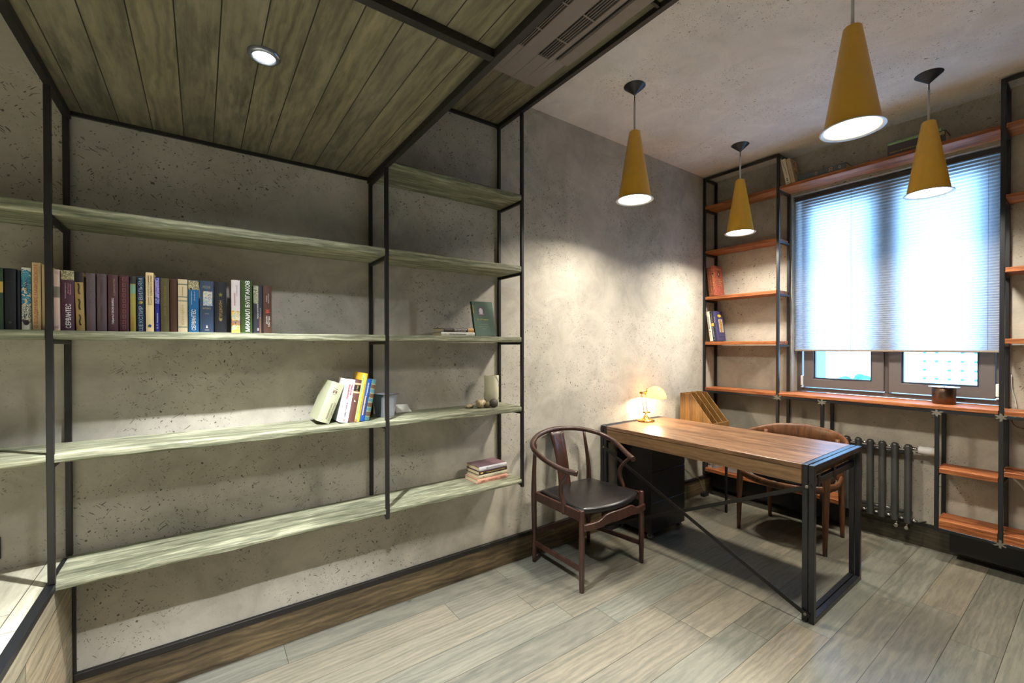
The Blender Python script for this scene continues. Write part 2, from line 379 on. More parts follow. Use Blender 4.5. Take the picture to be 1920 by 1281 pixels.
# ------------------------------------------------------------------ window wall shelving
DB = .209; TB = .020
v = thing('window_shelving', 'black steel frame shelving with orange stained planks running around the window and under its sill', 'bookshelf', (-.1, -1.2, .2))
def kidb(o): o.parent = v; o.matrix_parent_inverse = Matrix.Translation((.1, 1.2, -.2)); return o
def pair(y1, z0, z1, zr0=None, zr1=None):
    kidb(bx('post', (-DB, y1-TB, z0), (-DB+TB, y1, z1), M_STEEL_B, bevel=.0012))
    kidb(bx('post', (-.021, y1-TB, z0 if zr0 is None else zr0), (-.002, y1, z1 if zr1 is None else zr1), M_STEEL_B, bevel=.0012))
YB1, YB2, YB3, YB4, YB5, YBE = -.003, -.618, -.922, -1.533, -1.799, -2.62
pair(YB1, .195, 2.834); pair(YB2, .195, 2.834); pair(YB3, .195, .924); pair(YB4, .188, .924); pair(YB5, .188, 2.834); pair(YBE, .188, 2.834)
def brk(y1, zb): kidb(bx('bracket', (-DB+TB, y1-TB, zb-.018), (-.021, y1, zb-.0005), M_STEEL_B, bevel=.001))
def railf(ya, yb, z0, z1, x=-DB): kidb(bx('rail', (x, ya, z0), (x+TB, yb, z1), M_STEEL_B, bevel=.001))
for ya, yb in ((YB2, YB1), (YBE, YB5)):
    railf(yb-TB, ya, 2.814, 2.834) if False else railf(ya, yb-TB, 2.814, 2.834)
for y in (YB1, YB2, YB5, YBE): brk(y, 2.834)
BL = [(2.556, 2.579), (2.160, 2.180), (1.744, 1.771), (1.342, 1.370)]
def ORG(ya, yb, zb, zt, x0=-DB+.001, x1=-.022):
    m = MB(); m.box((x0, yb, zb), (x1, ya, zt))            # the plank, running on between front and rear posts
    e0, e1 = -DB+TB+.0006, -.0222
    m.box((e0, yb-.0107, zb+.0004), (e1, yb+.0005, zt-.0004)).box((e0, ya-.0005, zb+.0004), (e1, ya+.0107, zt-.0004))
    kidb(m.build('shelf_board', M_ORANGE, bevel=.0015))
for zb, zt in BL:
    ORG(YB1-TB-.001, YB2+.001, zb, zt); ORG(YB5-TB-.001, YBE+.001, zb, zt)
    for y in (YB1, YB2, YB5, YBE): brk(y, zb)
ORG(YB2-TB-.001, YB5+.001, 2.553, 2.577)                      # board over the window
# long sill board and tube under it
sb = MB(); sb.box((-DB-.002, YB5+.001, .940), (.098, YB2-TB-.001, .962)).box((-DB+TB+.0006, YB5-.0105, .9404), (-.0222, YB5+.0015, .9616)).box((-DB+TB+.0006, YB2-TB-.0015, .9404), (-.0222, YB2-.0095, .9596)); kidb(sb.build('sill_board', M_ORANGE, bevel=.002))
ORG(YB1-TB-.001, YB2+.001, .936, .960); ORG(YB5-TB-.001, YBE+.001, .936, .960)
railf(YB2, YB1-TB, .916, .935); railf(YB5, YB2-TB, .919, .9395); railf(YBE, YB5-TB, .916, .935)
for y in (YB1, YB2, YB5, YBE): brk(y, .935)
# lower boards
ORG(YB1-TB-.001, YB2+.001, .207, .235); ORG(YB2-TB-.001, YB3+.001, .207, .235)
kidb(bx('shelf_board', (-DB+.001, YB3-TB-.10, .200), (-.022, YB3-TB-.001, .232), M_ORANGE, bevel=.002))
for y in (YB1, YB2, YB3): brk(y, .207)
ORG(YB4-TB-.001, YB5+.001, .550, .579); ORG(YB5-TB-.001, YBE+.001, .590, .617)
ORG(YB4-TB-.001, YB5+.001, .212, .262); ORG(YB5-TB-.001, YBE+.001, .212, .262)
for y in (YB4, YB5, YBE): brk(y, .212)
brk(YB4, .550); brk(YB5, .550)
railf(YB5, YB4-TB, .195, .2115); railf(YBE, YB5-TB, .195, .2115)
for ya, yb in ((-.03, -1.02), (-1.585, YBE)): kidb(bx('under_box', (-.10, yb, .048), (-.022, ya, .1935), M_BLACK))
for y, zz in ((YB3, .918), (YB4, .918), (YB5, .925), (YB2, .925), (YB5, .203)):   # bright weld scars at the joints
    m = MB(); rnd = random.Random(int(-y*100)+int(zz*50)); pts = []
    for q in range(18):
        a = 2*PI*q/18; r = (.024 if q % 3 else .010)*rnd.uniform(.7, 1.1)
        pts.append((y-TB/2+math.cos(a)*r*1.3, zz+math.sin(a)*r))
    m.prism(pts, 'x', -DB-.0035, -DB-.0022); kidb(m.build('weld', M_WELD))

# ------------------------------------------------------------------ window
win = bpy.data.objects.new('window_1', None); COL.objects.link(win); win.location = (.13, -1.22, .96); struct(win)
def kidw(o, par=None): o.parent = win; o.matrix_parent_inverse = Matrix.Translation((-.13, 1.22, -.96)); return o
fr_ = MB()
ya, yb, za, zb = wy1, wy0, .962, wz1
fr_.box((.105, ya, za), (.185, yb, za+.03)).box((.105, ya, zb-.03), (.185, yb, zb)).box((.105, ya, za+.03), (.185, ya+.035, zb-.03)).box((.105, yb-.035, za+.03), (.185, yb, zb-.03)).box((.110, -1.238, za+.03), (.185, -1.212, zb-.03))
kidw(fr_.build('window_frame', M_FRAME, bevel=.002))
def sash(yr, yl):   # yr<yl
    z0, z1 = 1.000, 2.49; w_ = .068
    m = MB()
    for poly in ([(yr, z0), (yl, z0), (yl-w_, z0+w_), (yr+w_, z0+w_)], [(yr, z1), (yr+w_, z1-w_), (yl-w_, z1-w_), (yl, z1)], [(yr, z0), (yr+w_, z0+w_), (yr+w_, z1-w_), (yr, z1)], [(yl, z0), (yl, z1), (yl-w_, z1-w_), (yl-w_, z0+w_)]):
        m.prism(poly, 'x', .088, .150)
    s_ = kidw(m.build('sash', M_FRAME, bevel=.0035, seg=2))
    g = MB(); a, b, c, d = yr+w_, yl-w_, z0+w_, z1-w_; e = .010
    g.box((.10, a, c), (.128, b, c+e)).box((.10, a, d-e), (.128, b, d)).box((.10, a, c+e), (.128, a+e, d-e)).box((.10, b-e, c+e), (.128, b, d-e))
    o = g.build('gasket', M_GASKET); o.parent = s_
    nt = NT('window_glass'); gl = nt.n('ShaderNodeBsdfGlossy'); gl.inputs['Roughness'].default_value = .02; tr = nt.n('ShaderNodeBsdfTransparent'); tr.inputs[0].default_value = (.94, .98, 1, 1)
    mx = nt.n('ShaderNodeMixShader'); mx.inputs[0].default_value = .06; nt.t.links.new(tr.outputs[0], mx.inputs[1]); nt.t.links.new(gl.outputs[0], mx.inputs[2]); nt.t.links.new(mx.outputs[0], nt.out.inputs[0])
    o = bx('pane', (.128, a+.001, c+.001), (.132, b-.001, d-.001), nt.m); o.parent = s_
sash(-1.212, -.702); sash(-1.752, -1.240)
for y, z in ((-.690, 1.045), (-1.763, 1.050)):
    kidw(MB().box((.080, y-.008, z-.035), (.104, y+.008, z+.045)).box((.080, y-.010, z-.052), (.104, y+.006, z-.040)).build('hinge', M_WHITE, bevel=.003))
# pleated blind
bl = thing('pleated_blind', 'pale pleated roller blind lowered over most of the bright window', 'blind', (.045, -1.22, 1.29))
def kidl(o): o.parent = bl; o.matrix_parent_inverse = Matrix.Translation((-.045, 1.22, -1.29)); return o
nt = NT('blind_fabric'); tl = nt.n('ShaderNodeBsdfTranslucent'); df = nt.n('ShaderNodeBsdfDiffuse'); mx = nt.n('ShaderNodeMixShader'); mx.inputs[0].default_value = .22
fab = nt.ramp(nt.noise(nt.mapping(nt.coord(), scale=(1, 1, 6)), 120, 3), [(.3, (.66, .68, .72)), (.7, (.84, .85, .87))])
nt.t.links.new(fab, tl.inputs[0]); nt.t.links.new(fab, df.inputs[0]); nt.t.links.new(tl.outputs[0], mx.inputs[1]); nt.t.links.new(df.outputs[0], mx.inputs[2]); nt.t.links.new(mx.outputs[0], nt.out.inputs[0])
m = MB(); z = 1.302; zs = []
while z < 2.496:
    zs.append(z); z += .0065+.0045*min(1, (z-1.30)/.9)
prev = None
for i, z in enumerate(zs):
    x = .040 if i % 2 else .049
    a, b = m.bm.verts.new((x, -1.772, z)), m.bm.verts.new((x, -.656, z))
    if prev: m.bm.faces.new((prev[0], prev[1], b, a))
    prev = (a, b)
kidl(m.build('pleats', nt.m))
kidl(bx('bottom_rail', (.034, -1.773, 1.288), (.055, -.655, 1.302), plain((150, 140, 128), .4, .2), bevel=.003))
kidl(bx('head_rail', (.030, -1.774, 2.496), (.060, -.654, 2.526), plain((60, 56, 54), .5), bevel=.002))
for y in (-1.725, -1.03): kidl(MB().sweep([(.0385, y, 1.30), (.0385, y, 2.50)], .0009, 6).build('cord', plain((120, 124, 130), .6)))
# block of flats and a tree line far outside the window
ab = thing('exterior_building', 'pale distant block of flats with rows of windows seen through the right pane', 'building', (190, 4, -34))
mb_, mg = plain((204, 210, 212), .8), plain((60, 110, 120), .3)
bx('facade', (0, 0, 0), (14, 33, 39), mb_, ab)
m = MB()
for r_ in range(13):
    for c_ in range(11):
        if (r_*7+c_*5) % 9 == 0: continue
        m.box((-.12, 1+c_*2.95, 1.4+r_*2.85), (-.01, 1.7+c_*2.95, 2.0+r_*2.85))
m.build('windows', mg, ab)
ab2 = thing('exterior_building', 'pale teal tower edge at the left side of the left window pane', 'building', (60, 22.6, -20))
bx('facade', (0, 0, 0), (10, 16, 44), plain((96, 176, 184), .6), ab2)
m = MB()
for r_ in range(14): m.box((-.06, .8, 1.5+r_*3), (-.01, 15, 2.9+r_*3))
m.build('windows', plain((70, 140, 156), .3), ab2)
tg = tag(MB().build('tree_clump', plain((84, 140, 118), .9)), 'faint green treetops low in the left window pane', 'trees', kind='stuff')
m = bmesh.new(); rnd = random.Random(4)
for q in range(40):
    bmesh.ops.create_icosphere(m, subdivisions=2, radius=rnd.uniform(.7, 1.5), matrix=Matrix.Translation((150+rnd.uniform(-2, 2), 37.5+q*.20+rnd.uniform(-.5, .5), -9.2+rnd.uniform(-1.5, 1.2)*(1-abs(q-16)/30))))
m.to_mesh(tg.data); m.free()

# ------------------------------------------------------------------ radiator
rd = thing('tubular_radiator', 'dark grey six tube radiator under the window sill', 'radiator', (-.07, -1.21, .15))
def kidr(o): o.parent = rd; o.matrix_parent_inverse = Matrix.Translation((.07, 1.21, -.15)); return o
for y in (-1.045, -1.113, -1.181, -1.248, -1.315, -1.383):
    kidr(MB().lathe([(.006, .152), (.019, .154), (.0205, .160), (.0205, .664), (.019, .671), (.010, .6755), (.001, .6762)], (-.075, y, 0), 20, (True, False)).build('tube', M_RAD))
    kidr(MB().lathe([(.0135, .6762), (.012, .6785), (.001, .6800)], (-.075, y, 0), 16, (True, False)).build('tube_cap', M_CHROME))
kidr(MB().sweep([(-.048, -1.03, .615), (-.048, -1.40, .615)], .014, 12).build('header', M_RAD)); kidr(MB().sweep([(-.048, -1.03, .215), (-.048, -1.40, .215)], .014, 12).build('header', M_RAD))
for y in (-1.079, -1.147, -1.215, -1.282, -1.349): 
    kidr(MB().sweep([(-.075, y-.016, .650), (-.075, y+.016, .650)], .0075, 10).build('connector', M_CHROME)); kidr(MB().sweep([(-.075, y-.016, .178), (-.075, y+.016, .178)], .0075, 10).build('connector', M_CHROME))
kidr(MB().sweep([(-.075, -1.400, .652), (-.075, -1.434, .652)], .011, 12).build('valve_neck', M_CHROME))
kidr(MB().sweep([(-.075, y, .650) for y in (-1.434, -1.438, -1.47, -1.474, -1.512, -1.520)], [.020, .025, .025, .027, .025, .014], 20).build('thermostat_head', M_WHITE))
for y in (-1.325, -1.378):
    kidr(MB().sweep([(-.075, y, .155), (-.075, y, .128)], .006, 10).build('drain_valve', M_CHROME)); kidr(MB().sweep([(-.095, y, .122), (-.055, y, .122)], .011, 14).build('drain_valve', M_CHROME))
for y in (-1.06, -1.37): 
    kidr(MB().sweep([(-.048, y, .60), (-.003, y, .60)], .006, 8).build('wall_bracket', M_STEEL)); kidr(MB().sweep([(-.048, y, .215), (-.003, y, .215)], .006, 8).build('wall_bracket', M_STEEL))
kidr(MB().sweep([(-.075, -1.400, .178), (-.075, -1.428, .178)], .009, 10).build('pipe', M_CHROME)); kidr(MB().sweep([(-.075, -1.425, .178), (-.075, -1.44, .172), (-.040, -1.455, .172), (-.019, -1.46, .172)], .006, 8).build('pipe', M_STEEL))

# ------------------------------------------------------------------ pendant lamps
def pendant(x, y, label):
    p = thing('pendant_lamp', label, 'lamp', (x, y, 2.184), group='ochre cone pendant lamps')
    z0 = -2.184
    MB().lathe([(.001, ZC-.050+z0), (.006, ZC-.050+z0), (.012, ZC-.044+z0), (.060, ZC-.002+z0), (.062, ZC-.0005+z0)], seg=32, cap=(True, True)).build('canopy', M_DARKPL, p)
    MB().sweep([(0, 0, 2.800+z0), (0, 0, 2.756+z0)], .003, 8).build('cable', M_DARKPL, p)
    MB().sweep([(0, 0, 2.760+z0), (0, 0, 2.565+z0)], .0058, 12).build('rod', M_ROD, p)
    r0, r1 = .031, .094
    sh = [(.001, .400), (r0-.004, .400), (r0, .396), (r1, .006), (r1+.001, .004)]
    sh += [(r1-.002, .004), (r0-.002, .390)]
    MB().lathe(sh, seg=48).build('shade', M_YELLOW, p)
    MB().lathe([(r1, .006), (.106, .0015), (.108, 0), (.106, -.002), (r1-.002, .001), (r1-.003, .006)], seg=48).build('rim', M_RIM, p)
    MB().lathe([(.001, .005), (r1-.004, .005)], seg=40).build('diffuser', M_DIFF, p)
    l = light('pendant_light', 'AREA', (x, y, 2.184-.002), E_PEND, WARM, shape='DISK', size=.17); l.data.spread = math.radians(150)
M_DIFF = emit((1, .93, .80), 14)
pendant(-1.815, -.531, 'ochre cone pendant lamp hanging nearest the desk lamp wall')
pendant(-.571, -.517, 'smallest looking ochre cone pendant, hanging before the corner shelves')
pendant(-.569, -1.566, 'ochre cone pendant hanging in front of the window blind')
pendant(-1.790, -1.572, 'largest ochre cone pendant, closest to the camera, its canopy out of view')

# ------------------------------------------------------------------ recessed spots
def downlight(x, y, label, e):
    p = thing('recessed_spotlight', label, 'spotlight', (x, y, Z1), group='recessed spotlights in the lowered ceiling')
    MB().lathe([(.027, .002), (.029, -.006), (.037, -.007), (.041, -.003), (.042, .004)], seg=40).build('ring', plain((150, 156, 166), .25, .8), p)
    MB().lathe([(.001, .0005), (.0275, .0005)], seg=32).build('lens', M_LENS, p)
    dy, dz = (-.100, -.055) if y > -1 else (0, -.012)
    light('spot_beam', 'SPOT', (x, y+dy, Z1+dz), e, COOL, spot_size=math.radians(92), spot_blend=.38, shadow_soft_size=.014)
    light('spot_glow', 'SPOT', (x, y+dy*.5, Z1+dz*.5), e*.12, COOL, spot_size=math.radians(150), spot_blend=.8, shadow_soft_size=.022)
M_LENS = emit((.93, .97, 1), 60)
downlight(-3.722, -.752, 'small round recessed spotlight glaring in the plank ceiling', E_SPOT1)
downlight(-3.700, -1.674, 'second recessed spotlight further back in the plank ceiling, behind the crossbeam', E_SPOT2)

# ------------------------------------------------------------------ ceiling air conditioner
ac = thing('ceiling_air_conditioner', 'grey beige cassette air conditioner set in the dark wooden ceiling strip', 'air conditioner', (-2.64, -.95, 2.64))
def kida(o): o.parent = ac; o.matrix_parent_inverse = Matrix.Translation((2.64, .95, -2.64)); return o
x0, x1, y0, y1 = -2.775, -2.490, -1.62, -.456; zt, zb = Z2+.003, Z2-.010
m = MB()
gA = (-2.752, -2.722); gB = (-2.640, -2.580); gC = (-2.556, -2.540)
m.box((x0, y0, zb), (gA[0], y1, zt)).box((gA[1], y0, zb), (gB[0], y1, zt)).box((gB[1], y0, zb), (gC[0], y1, zt)).box((gC[1], y0, zb), (x1, y1, zt))
m.box((gA[0], -.66, zb), (gA[1], y1, zt)).box((gB[0], -.657, zb), (gB[1], y1, zt)).box((gC[0], -.675, zb), (gC[1], y1, zt))
kida(m.build('panel', M_AC, bevel=.002))
kida(bx('duct', (x0+.01, y0, Z2-.001), (x1-.01, -.66, Z2+.0035), M_DARK))
m = MB()
for g in (gA, gB):
    n = 2 if g is gA else 4
    for q in range(n): 
        xx = g[0]+(g[1]-g[0])*(q+1)/(n+1); m.box((xx-.0016, y0, zb+.001), (xx+.0016, -.66, zb+.004))
    for q in range(5): m.box((g[0], -.78-q*.16, zb), (g[1], -.786-q*.16, zb+.003))
kida(m.build('grille', M_AC))
kida(MB().prism([(gC[1]+.002, zb-.001), (gC[1]+.052, zb-.010), (gC[1]+.052, zb-.013), (gC[1]+.002, zb-.004)], 'y', y0, -.683).build('flap', M_AC, bevel=.001))

# ------------------------------------------------------------------ desk
AX = -1.537; TH = .0124
dk = thing('desk', 'long wooden desk with black double steel frame ends and crossed braces', 'desk', (AX, -.004, 0), 0)
dk.rotation_euler = (0, 0, TH)
LN, WD, H = 1.349, .686, .76
tw = .024
for (ya, yb) in ((-.026, -.002), (-.0545, -.0305), (-LN+.002-.001, -LN+.026-.001), (-LN+.0305-.001, -LN+.0545-.001)):
    m = MB(); m.box((0, ya, 0), (tw, yb, H)).box((WD-tw, ya, 0), (WD, yb, H)).box((tw, ya, H-.026), (WD-tw, yb, H)).box((tw, ya, 0), (WD-tw, yb, .026))
    m.build('end_frame', M_STEEL_B, dk, bevel=.0012)
for ya in (-.0545, -LN+.0305): bx('lower_rail', (tw, ya, .640), (WD-tw, ya+.023, .672), M_STEEL_B, dk, bevel=.001)
for q in (.19, .5): m = bx('clamp', (WD*q, -LN+.0285, .632), (WD*q+.03, -LN+.0305, .690), M_BLACK, dk)
bx('tabletop', (0.001, -LN+.056, .735), (WD-.001, -.056, H), M_DESK, dk, bevel=.002)
m = MB(); m.box((.002, -LN+.0565, .662), (.022, -.0565, .7348)).box((WD-.022, -LN+.0565, .662), (WD-.002, -.0565, .7348)).box((.022, -LN+.0565, .674), (WD-.022, -LN+.075, .7348)).box((.022, -.075, .674), (WD-.022, -.0565, .7348))
m.build('apron', M_APRON, dk, bevel=.0015)
for a, b in (((-.03, .04), (-LN+.012, .663)), ((-.03, .615), (-LN+.020, .036))):
    off = -.0035 if a[1] < .1 else -.0085
    MB().bar((off, a[0], a[1]), (off, b[0], b[1]), .004, .020, up=(0, 0, 1)).build('brace', M_STEEL, dk)
m = MB()
for y_, z_ in ((-LN+.030, .657), (-LN+.035, .042), (-.04, .046), (-.04, .610)): m.sweep([(-.014, y_, z_), (-.006, y_, z_)], .007, 6)
m.build('bolt', M_WELD, dk)

# ------------------------------------------------------------------ black drawer cabinet under the desk
cb = thing('drawer_cabinet', 'black pedestal cabinet on small castors under the wall end of the desk', 'cabinet', (-1.18, -.2, 0))
bx('body', (-.215, -.135, .045), (.170, .165, .648), M_BLACK, cb, bevel=.003)
bx('drawer', (-.218, -.139, .47), (.172, -.1355, .645), M_BLACK, cb, bevel=.001); bx('drawer', (-.218, -.139, .26), (.172, -.1355, .465), M_BLACK, cb, bevel=.001); bx('drawer', (-.218, -.139, .05), (.172, -.1355, .255), M_BLACK, cb, bevel=.001)
for px in (-.19, .145):
    for py in (-.11, .14):
        MB().sweep([(px-.010, py, .020), (px+.010, py, .020)], .020, 16).build('castor', plain((120, 124, 130), .3, .4), cb)
        bx('castor_fork', (px-.013, py-.010, .020), (px+.013, py+.010, .0455), M_DARKPL, cb)

# ------------------------------------------------------------------ chairs
def seat_outline(front, back, half_f, half_b, bow, n=16):
    pts = []
    for i in range(n+1):
        s_ = -1+2*i/n; pts.append((s_*half_f, front-bow*(1-s_*s_)))
    for i in range(9):
        s_ = 1-2*i/8; pts.append((s_*half_b, back+.012*(1-s_*s_)))
    return pts
def cushion(name, outline, z0, z1, parent, mat, dome=.012):
    m = MB(); cx = sum(p[0] for p in outline)/len(outline); cy = sum(p[1] for p in outline)/len(outline)
    rings = []
    for sc, zz in ((.97, z0), (1.0, z0+.006), (1.0, z1-.010), (.975, z1-.002), (.90, z1+.002), (.6, z1+dome*.7), (.25, z1+dome)):
        rings.append([m.bm.verts.new((cx+(x-cx)*sc, cy+(y-cy)*sc, zz)) for x, y in outline])
    n = len(outline)
    for A, B in zip(rings, rings[1:]):
        for i in range(n): m.bm.faces.new((A[i], A[(i+1) % n], B[(i+1) % n], B[i])).smooth = True
    m.bm.faces.new(rings[0][::-1]); m.bm.faces.new(rings[-1])
    return m.build(name, mat, parent)
ch = thing('armchair', 'dark walnut horseshoe-arm chair with black seat and splat back, left of the desk', 'chair', (-1.965, -.28, 0), math.radians(1.2))
# local: x right, y towards wall, front at -y
FL, FR, RL, RR = (-.256, -.218), (.272, -.210), (-.240, .202), (.226, .188)
def leg(p, top, r0=.0135, r1=.0165, r2=.014):
    x_, y_ = p
    return MB().sweep([(x_, y_, 0), (x_, y_, .004), (x_, y_, .2), (top[0], top[1], top[2]-.006), (top[0], top[1], top[2])], [r0-.003, r0, r1, r2, r2-.004], 16).build('leg', M_WALNUT, ch)
leg(FL, (FL[0], FL[1], .446)); leg(FR, (FR[0], FR[1], .444))
for p, s_ in ((RL, -1), (RR, 1)):
    pts = cat_rom([(p[0], p[1], 0), (p[0], p[1], .2), (p[0]+.004*s_, p[1], .42), (p[0]+.002*-s_, p[1]+.004, .56), (p[0]-.026*s_, p[1]+.018, .752)], 4)
    MB().sweep(pts, lerp_list([.0125, .0155, .0175, .0135, .009], len(pts)), 16).build('leg', M_WALNUT, ch)
rail = [(-.236, -.165, .628), (-.280, -.085, .642), (-.322, .04, .690), (-.300, .150, .735), (-.200, .222, .768), (-.075, .252, .784), (.045, .252, .784), (.190, .218, .768), (.290, .140, .735), (.318, .04, .695), (.290, -.085, .645), (.258, -.160, .628)]
pts = cat_rom(rail, 6)
MB().sweep(pts, lerp_list([.0165, .0150, .0140, .0155, .0155, .0155, .0140, .0150, .0165], len(pts)), 18).build('arm_rail', M_WALNUT, ch)
# splat
m = MB(); prev = None; hs = [(.160, .425, .050), (.172, .50, .047), (.190, .60, .047), (.215, .69, .050), (.243, .772, .056)]
cpts = cat_rom([(0, a, b) for a, b, c in hs], 4); ws = lerp_list([c for a, b, c in hs], len(cpts))
for cpt, w_ in zip(cpts, ws):
    r_ = [m.bm.verts.new((-.018+sx*w_, cpt.y+dy-.006*(1-sx*sx)*-1, cpt.z)) for sx, dy in ((-1, -.005), (-.5, -.005), (0, -.005), (.5, -.005), (1, -.005), (1, .005), (.5, .005), (0, .005), (-.5, .005), (-1, .005))]
    if prev:
        for i in range(10): m.bm.faces.new((prev[i], prev[(i+1) % 10], r_[(i+1) % 10], r_[i]))
    else: m.bm.faces.new(r_)
    prev = r_
m.bm.faces.new(prev[::-1]); m.build('splat', M_WALNUT, ch, smooth=True)
for s_, a, b in ((-1, RL, FL), (1, RR, FR)):
    MB().bar((a[0], a[1], .410), (b[0], b[1], .410), .020, .052).build('seat_rail', M_WALNUT, ch, bevel=.004, seg=2)
    MB().bar((a[0], a[1], .118), (b[0], b[1], .122), .016, .028).build('stretcher', M_WALNUT, ch, bevel=.004, seg=2)
    ax_, bx_ = a[0]+(b[0]-a[0])*.66, a[1]+(b[1]-a[1])*.66
    st = cat_rom([(ax_+.004*s_, bx_, .385), (ax_+.006*s_, bx_-.002, .44), (ax_+.014*s_*-0+.004*s_, bx_+.022, .50), (ax_+.006*s_, bx_+.012, .56), ((-.258 if s_ < 0 else .274), -.125, .634)], 5)
    MB().sweep(st, lerp_list([.013, .013, .015, .012, .009], len(st)), 12).build('arm_support', M_WALNUT, ch)
MB().bar((RL[0], RL[1], .405), (RR[0], RR[1], .405), .018, .045).build('seat_rail', M_WALNUT, ch, bevel=.004, seg=2)
MB().bar((RL[0], RL[1], .185), (RR[0], RR[1], .185), .016, .032).build('stretcher', M_WALNUT, ch, bevel=.004, seg=2)
m = MB(); prof = []; n = 22
for i in range(n+1):
    s_ = i/n; x_ = FL[0]+(FR[0]-FL[0])*s_; y_ = FL[1]-.014-.030*math.sin(PI*s_)
    up = 1/(1+math.exp(-(min(s_, 1-s_)-.24)*38)); prof.append((x_, y_, .335+.012*up, .372+.036*up))
prev = None
for x_, y_, a, b in prof:
    r_ = [m.bm.verts.new(q) for q in ((x_, y_-.008, a), (x_, y_-.008, b), (x_, y_+.010, b), (x_, y_+.010, a))]
    if prev:
        for i in range(4): m.bm.faces.new((prev[i], prev[(i+1) % 4], r_[(i+1) % 4], r_[i]))
    else: m.bm.faces.new(r_)
    prev = r_
m.bm.faces.new(prev[::-1]); m.build('front_rail', M_WALNUT, ch, bevel=.003)
cushion('seat', seat_outline(-.200, .172, .250, .214, .068), .414, .446, ch, M_LEATHER)

c2 = thing('desk_chair', 'walnut chair with broad curved backrest between the desk and window shelves', 'chair', (-.48, -.845, 0))
# local: front at -x
lg = {'fl': (-.212, .270), 'fr': (-.204, -.270), 'rl': (.206, .238), 'rr': (.206, -.236)}
tops = {'fl': (-.168, .268, .655), 'fr': (-.160, -.268, .655), 'rl': (.118, .232, .690), 'rr': (.118, -.232, .690)}
for k_, (x_, y_) in lg.items():
    tx, ty, tz = tops[k_]; kx = (tx-x_)
    pts = cat_rom([(x_, y_, 0), (x_+kx*.12, y_, .2), (x_+kx*.38, y_+(ty-y_)*.4, .42), (x_+kx*.75, y_+(ty-y_)*.8, .56), (tx, ty, tz)], 4)
    MB().sweep(pts, lerp_list([.0125, .0175, .0215, .0180, .013], len(pts)), 16).build('leg', M_WALN2, c2)
rail2 = [(-.150, .285, .655), (-.020, .318, .668), (.110, .280, .684), (.195, .180, .690), (.228, 0, .692), (.195, -.180, .690), (.110, -.280, .684), (-.020, -.318, .668), (-.150, -.285, .655)]
pts = cat_rom(rail2, 7); hh = lerp_list([.014, .015, .026, .048, .062, .048, .026, .015, .014], len(pts))
MB().sweep(pts, [.013]*len(pts), 16, flat=((0, 0, 1), [h_/.013 for h_ in hh])).build('backrest', M_WALN2, c2)
fr2 = cat_rom([(-.206, .262, .412), (-.228, .14, .392), (-.236, 0, .386), (-.228, -.14, .392), (-.200, -.262, .412)], 6)
MB().sweep(fr2, .011, 12, flat=((0, 0, 1), 2.2)).build('seat_rail', M_WALN2, c2)
for s_ in (1, -1): MB().sweep(cat_rom([(-.200, .258*s_, .420), (0, .268*s_, .402), (.190, .238*s_, .420)], 6), .011, 12, flat=((0, 0, 1), 2.2)).build('seat_rail', M_WALN2, c2)
MB().sweep([(.190, .236, .415), (.190, -.236, .415)], .011, 12, flat=((0, 0, 1), 2.0)).build('seat_rail', M_WALN2, c2)
out = []
for i in range(36):
    a = 2*PI*i/36; ca, sa = math.cos(a), math.sin(a); out.append((-.015+.222*(abs(ca)**.8)*math.copysign(1, ca), .246*(abs(sa)**.8)*math.copysign(1, sa)))
cushion('seat', out, .410, .442, c2, M_LEATHER, .012)

# ------------------------------------------------------------------ desk lamp
lp = thing('desk_lamp', 'small brass desk lamp with a glowing amber glass dome shade', 'lamp', (-1.135, -.092, .7605))
MB().lathe([(.001, 0), (.062, 0), (.066, .004), (.064, .010), (.050, .015), (.030, .018), (.022, .026), (.014, .040), (.009, .052), (.001, .054)], seg=36).build('base', M_BRASS, lp)
sv = Vector((.055, -.040, 0))
MB().sweep([(-.020, .012, .066), (.026, -.018, .066)], .005, 12).build('pivot', M_BRASS, lp)
MB().sweep([(0, 0, .045), (0, 0, .070)], .007, 10).build('neck', M_BRASS, lp)
MB().sweep([(-.012, .008, .066), (-.030, .016, .214)], .0028, 10).build('arm', M_BRASS, lp); MB().sweep([(.010, -.006, .066), (-.006, .004, .214)], .0028, 10).build('arm', M_BRASS, lp)
MB().sweep([(-.042, .024, .216), (.010, -.008, .218)], .008, 12).build('joint', M_BRASS, lp)
MB().sweep([(.000, -.002, .186), (.006, -.006, .250)], .006, 10).build('shade_holder', M_BRASS, lp)
nt = NT('amber_glass'); tl = nt.n('ShaderNodeBsdfTranslucent'); tl.inputs[0].default_value = (1, .74, .30, 1); df = nt.n('ShaderNodeBsdfPrincipled'); df.inputs['Base Color'].default_value = (1, .68, .22, 1); df.inputs['Roughness'].default_value = .12
mx = nt.n('ShaderNodeMixShader'); mx.inputs[0].default_value = .3; df.inputs['Emission Color'].default_value = (1, .66, .22, 1); df.inputs['Emission Strength'].default_value = 3.6; nt.t.links.new(tl.outputs[0], mx.inputs[1]); nt.t.links.new(df.outputs[0], mx.inputs[2]); nt.t.links.new(mx.outputs[0], nt.out.inputs[0])
sc_ = (.060, -.043, .176); rS = .078
prof = [(rS*math.cos(a), rS*1.12*math.sin(a)) for a in [PI/2*i/14 for i in range(15)]]
prof = [(max(r_, .001), z_) for r_, z_ in prof]
MB().lathe(prof, sc_, 40).build('lamp_shade', nt.m, lp, solid=.002)
MB().sweep([(.040, -.062, .176), (.040, -.062, .072)], .0011, 6).build('pull_chain', M_CHROME, lp)
MB().lathe([(.001, .055), (.009, .055), (.012, .040), (.012, .018), (.001, .010)], sc_, 16).build('bulb', emit((1, .80, .45), 22), lp)
